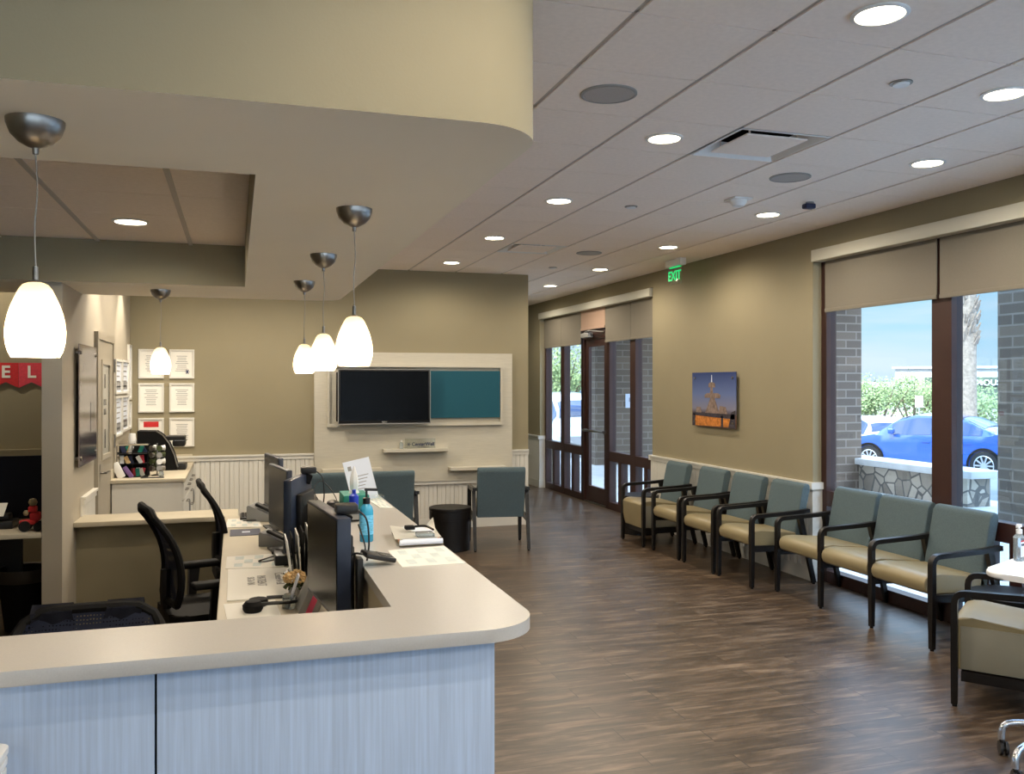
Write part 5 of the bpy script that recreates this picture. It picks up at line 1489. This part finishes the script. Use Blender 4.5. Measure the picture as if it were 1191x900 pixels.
for px, t_, paint, kind, rz, lab in ((671, 23, 'carwhite', 'suv', -1.75, 'white vehicle seen through the pane left of the entrance door'), (655, 28.5, 'cargrey', 'suv', -1.9, 'grey vehicle seen through the leftmost entrance pane'), (640, 33.5, 'carblue', 'sedan', 3.0, 'blue car far beyond the entrance glazing'), (690, 50, 'cargrey', 'suv', 0.1, 'dark vehicle behind the white one by the entrance'), (604, 46, 'carblue', 'suv', -1.4, 'blue vehicle seen past the column at the hall end')):
    x, y = carpos(px, t_); make_car('sedan' if kind == 'sedan' else 'sport_utility_vehicle', lab, (x, y, -.35), rz, paint, kind)

# trees
def tree(px, t_, top, w, label, n=2600):
    x, y = carpos(px, t_); g = gz(x, y); h = top - g
    t = thing('palo_verde_tree', label, 'tree', (x, y, g), 0, 'green trees across the car park')
    rnd = random.Random(int(px * 7)); bm = BM(); tips = []
    for k in range(7):
        a = k * .9 + rnd.random(); l = w * .38
        pts = [(0, 0, 0), (.1 * math.cos(a), .1 * math.sin(a), h * .2), (l * .5 * math.cos(a), l * .5 * math.sin(a), h * .5), (l * math.cos(a), l * math.sin(a), h * .8)]
        sp_ = smooth_path(pts, 4); tube(bm, sp_, .05, 6, radii=[.10 - .085 * i / len(sp_) for i in range(len(sp_))]); tips.append(sp_)
    obj('trunk', bm, 'branch', t)
    bm = BM()
    blobs = [(rnd.uniform(-.36, .36) * w, rnd.uniform(-.36, .36) * w, h * rnd.uniform(.5, .82), w * rnd.uniform(.13, .22)) for _ in range(16)]
    for k in range(n):
        bx, by, bz, br = rnd.choice(blobs)
        v = Vector((rnd.gauss(0, .55), rnd.gauss(0, .55), rnd.gauss(0, .42))) * br + Vector((bx, by, bz))
        v.z = min(v.z, h)
        s_ = .085 * w / 5
        u = Vector((rnd.uniform(-1, 1), rnd.uniform(-1, 1), rnd.uniform(-1, 1))).normalized(); q = u.orthogonal().normalized()
        bm.faces.new([bm.verts.new(v + u * s_), bm.verts.new(v + q * s_), bm.verts.new(v - u * s_), bm.verts.new(v - q * s_)])
    obj('foliage', bm, 'leaf', t)
tree(1022, 58, 2.6, 5.0, 'green feathery tree left in the large window view')
tree(1062, 68, 3.3, 5.6, 'taller green feathery tree left of the window mullion')
tree(1150, 60, 1.4, 5.5, 'green feathery tree behind the palm trunk')
tree(1000, 75, 2.6, 6.5, 'green tree partly hidden behind the brick pier')
tree(1100, 85, 2.8, 7, 'green tree hidden behind the window mullion')
tree(650, 42, 3.9, 4.6, 'green tree seen through the leftmost entrance pane')
tree(660, 72, 3.6, 5.0, 'green tree seen through the pane beside the entrance door')
tree(612, 52, 3.9, 5.0, 'green tree glimpsed past the column at the hall end')
tree(695, 68, 3.0, 5.0, 'green tree behind the entrance door glass')

# palm
x, y = carpos(1124, 25.5)
t = thing('palm_tree', 'tall palm trunk behind the blue sedan', 'palm tree', (x, y, gz(x, y)))
bm = BM(); lathe(bm, [(.33, -.2), (.29, .5), (.27, 2.5), (.26, 3.4), (.28, 3.9)], n=24); obj('trunk', bm, 'bark', t)
bm = BM(); rnd = random.Random(3)
for k in range(240):
    a = rnd.uniform(0, 2 * PI); z_ = rnd.uniform(3.6, 8); rr = .27
    p = Vector((rr * math.cos(a), rr * math.sin(a), z_)); d = Vector((math.cos(a) * .10, math.sin(a) * .10, .22))
    bar(bm, p, p + d, .10, .03, .03, .02)
lathe(bm, [(.26, 3.6), (.28, 8)], n=20); obj('frond_stubs', bm, 'bark', t)
bm = BM()
for k in range(26):
    a = k * 2.4; l = 1.8 + rnd.random() * .6; e = rnd.uniform(-.3, 1)
    tube(bm, smooth_path([(0, 0, 8), (l * .4 * math.cos(a), l * .4 * math.sin(a), 8.4 + e * .6), (l * math.cos(a), l * math.sin(a), 8.0 + e)], 4), .12, 5)
obj('fronds', bm, 'leaf', t)

# store building far away with its sign, facing the viewer
def facing(px, t_):
    x, y = carpos(px, t_); return x, y, math.atan2(-x, y)
x, y, rz = facing(1135, 95)
t = thing('store_building', 'pale store building across the car park with white sign letters', 'building', (x, y, gz(x, y)), rz)
g = gz(x, y)
zt = 1.72 + 21 / 1026 * 92
bm = BM(); box(bm, -8, 14, 0, 12, 0, zt - g - .25); obj('walls', bm, 'stucco', t)
bm = BM(); box(bm, -8.3, 14.3, -.4, 12, zt - g - .25, zt - g); obj('roof_fascia', bm, 'concrete', t)
bm = BM(); box(bm, -5, 12, -.15, 0, 4.6, zt - g - 1.2); obj('sign_band', bm, mat('tan_facade', (92, 104, 88), .8), t)
text('sign_letters', 'FAMOUS', .85, 'paper', t, frame_mx((.7, -.4, 1.80 - g), (1, 0, 0), (0, 0, 1)), .15, True)
x, y, rz = facing(1040, 110)
t = thing('shop_building', 'long pale building on the horizon behind the green trees', 'building', (x, y, gz(x, y)), rz); g = gz(x, y)
bm = BM(); box(bm, -9, 5, 0, 10, 0, 1.9 - g); obj('walls', bm, 'stucco', t)
bm = BM()
for k in range(6): box(bm, -8 + k * 2.1, -6.6 + k * 2.1, -.05, 0, .5, 2.6)
obj('windows', bm, 'carglass', t)
for px, t_, z_, lab in ((1069, 34, 1.05, 'white parking sign on a post left of the window mullion'), (1131, 31, 1.2, 'white parking sign on a post beside the palm trunk')):
    x, y, rz = facing(px, t_); g = gz(x, y)
    t = thing('parking_sign', lab, 'sign', (x, y, g), rz, 'parking signs in the lot')
    bm = BM(); tube(bm, [(0, 0, 0), (0, 0, z_ - g + .2)], .03, 8); obj('post', bm, 'grey_pl', t)
    bm = BM(); box(bm, -.14, .14, -.045, -.03, z_ - g - .25, z_ - g + .2); obj('sign_plate', bm, 'white_pl', t)

# ================================================================ CAMERA, SKY, SUN
cam = bpy.data.cameras.new('camera'); cam.lens = 36 * 1026 / 1191; cam.sensor_width = 36; cam.shift_y = -4 / 1191
cam.clip_end = 500
co = bpy.data.objects.new('camera', cam); COL.objects.link(co)
co.location = (0, 0, H_CAM); co.rotation_euler = (PI / 2, 0, -math.atan(321.5 / 1026))
scene.camera = co

w = bpy.data.worlds.new('world'); scene.world = w; w.use_nodes = True
nt = w.node_tree; bg = nt.nodes['Background']
tc = nt.nodes.new('ShaderNodeTexCoord')
sp = nt.nodes.new('ShaderNodeSeparateXYZ'); nt.links.new(tc.outputs['Generated'], sp.inputs[0])
ramp = nt.nodes.new('ShaderNodeValToRGB'); e = ramp.color_ramp.elements       # hazy white horizon, cyan above, deep blue overhead
e[0].position = 0; e[0].color = (.86, .95, 1, 1); e[1].position = 1; e[1].color = (.26, .38, .74, 1)
for p_, c_ in ((.03, (.80, .95, 1, 1)), (.07, (.56, .86, .96, 1)), (.3, (.40, .60, .92, 1))):
    k_ = e.new(p_); k_.color = c_
nt.links.new(sp.outputs['Z'], ramp.inputs['Fac'])
mp = nt.nodes.new('ShaderNodeMapping'); mp.inputs['Scale'].default_value = (1.6, 1.6, 14)
nz = nt.nodes.new('ShaderNodeTexNoise'); nz.inputs['Scale'].default_value = 2.6; nz.inputs['Detail'].default_value = 5
nt.links.new(tc.outputs['Generated'], mp.inputs[0]); nt.links.new(mp.outputs[0], nz.inputs['Vector'])
rp = nt.nodes.new('ShaderNodeMapRange'); rp.inputs['From Min'].default_value = .38; rp.inputs['From Max'].default_value = .6; rp.inputs['To Max'].default_value = .9
nt.links.new(nz.outputs['Fac'], rp.inputs['Value'])
mxn = nt.nodes.new('ShaderNodeMix'); mxn.data_type = 'RGBA'
nt.links.new(rp.outputs[0], mxn.inputs['Factor']); nt.links.new(ramp.outputs[0], mxn.inputs['A']); mxn.inputs['B'].default_value = (.9, .97, 1, 1)
mr = nt.nodes.new('ShaderNodeMapRange'); mr.inputs['From Min'].default_value = .12; mr.inputs['From Max'].default_value = .45
mr.inputs['To Min'].default_value = .76; mr.inputs['To Max'].default_value = 5
nt.links.new(sp.outputs['Z'], mr.inputs['Value']); nt.links.new(mr.outputs[0], bg.inputs['Strength'])
nt.links.new(mxn.outputs['Result'], bg.inputs['Color'])

sun = bpy.data.lights.new('sun', 'SUN'); sun.energy = 5.2; sun.angle = R(.6); sun.color = (1, .94, .84)
so = bpy.data.objects.new('sun', sun); COL.objects.link(so)
d = Vector((.62, .45, -.66)); so.rotation_euler = d.to_track_quat('-Z', 'Y').to_euler()

scene.view_settings.view_transform = 'Standard'; scene.view_settings.look = 'None'
scene.view_settings.gamma = 1; scene.view_settings.use_curve_mapping = False
scene.view_settings.exposure = .54
scene.cycles.use_denoising = True
scene.cycles.max_bounces = 10; scene.cycles.diffuse_bounces = 5; scene.cycles.transparent_max_bounces = 16
scene.cycles.sample_clamp_indirect = 6
scene.cycles.caustics_reflective = False; scene.cycles.caustics_refractive = False
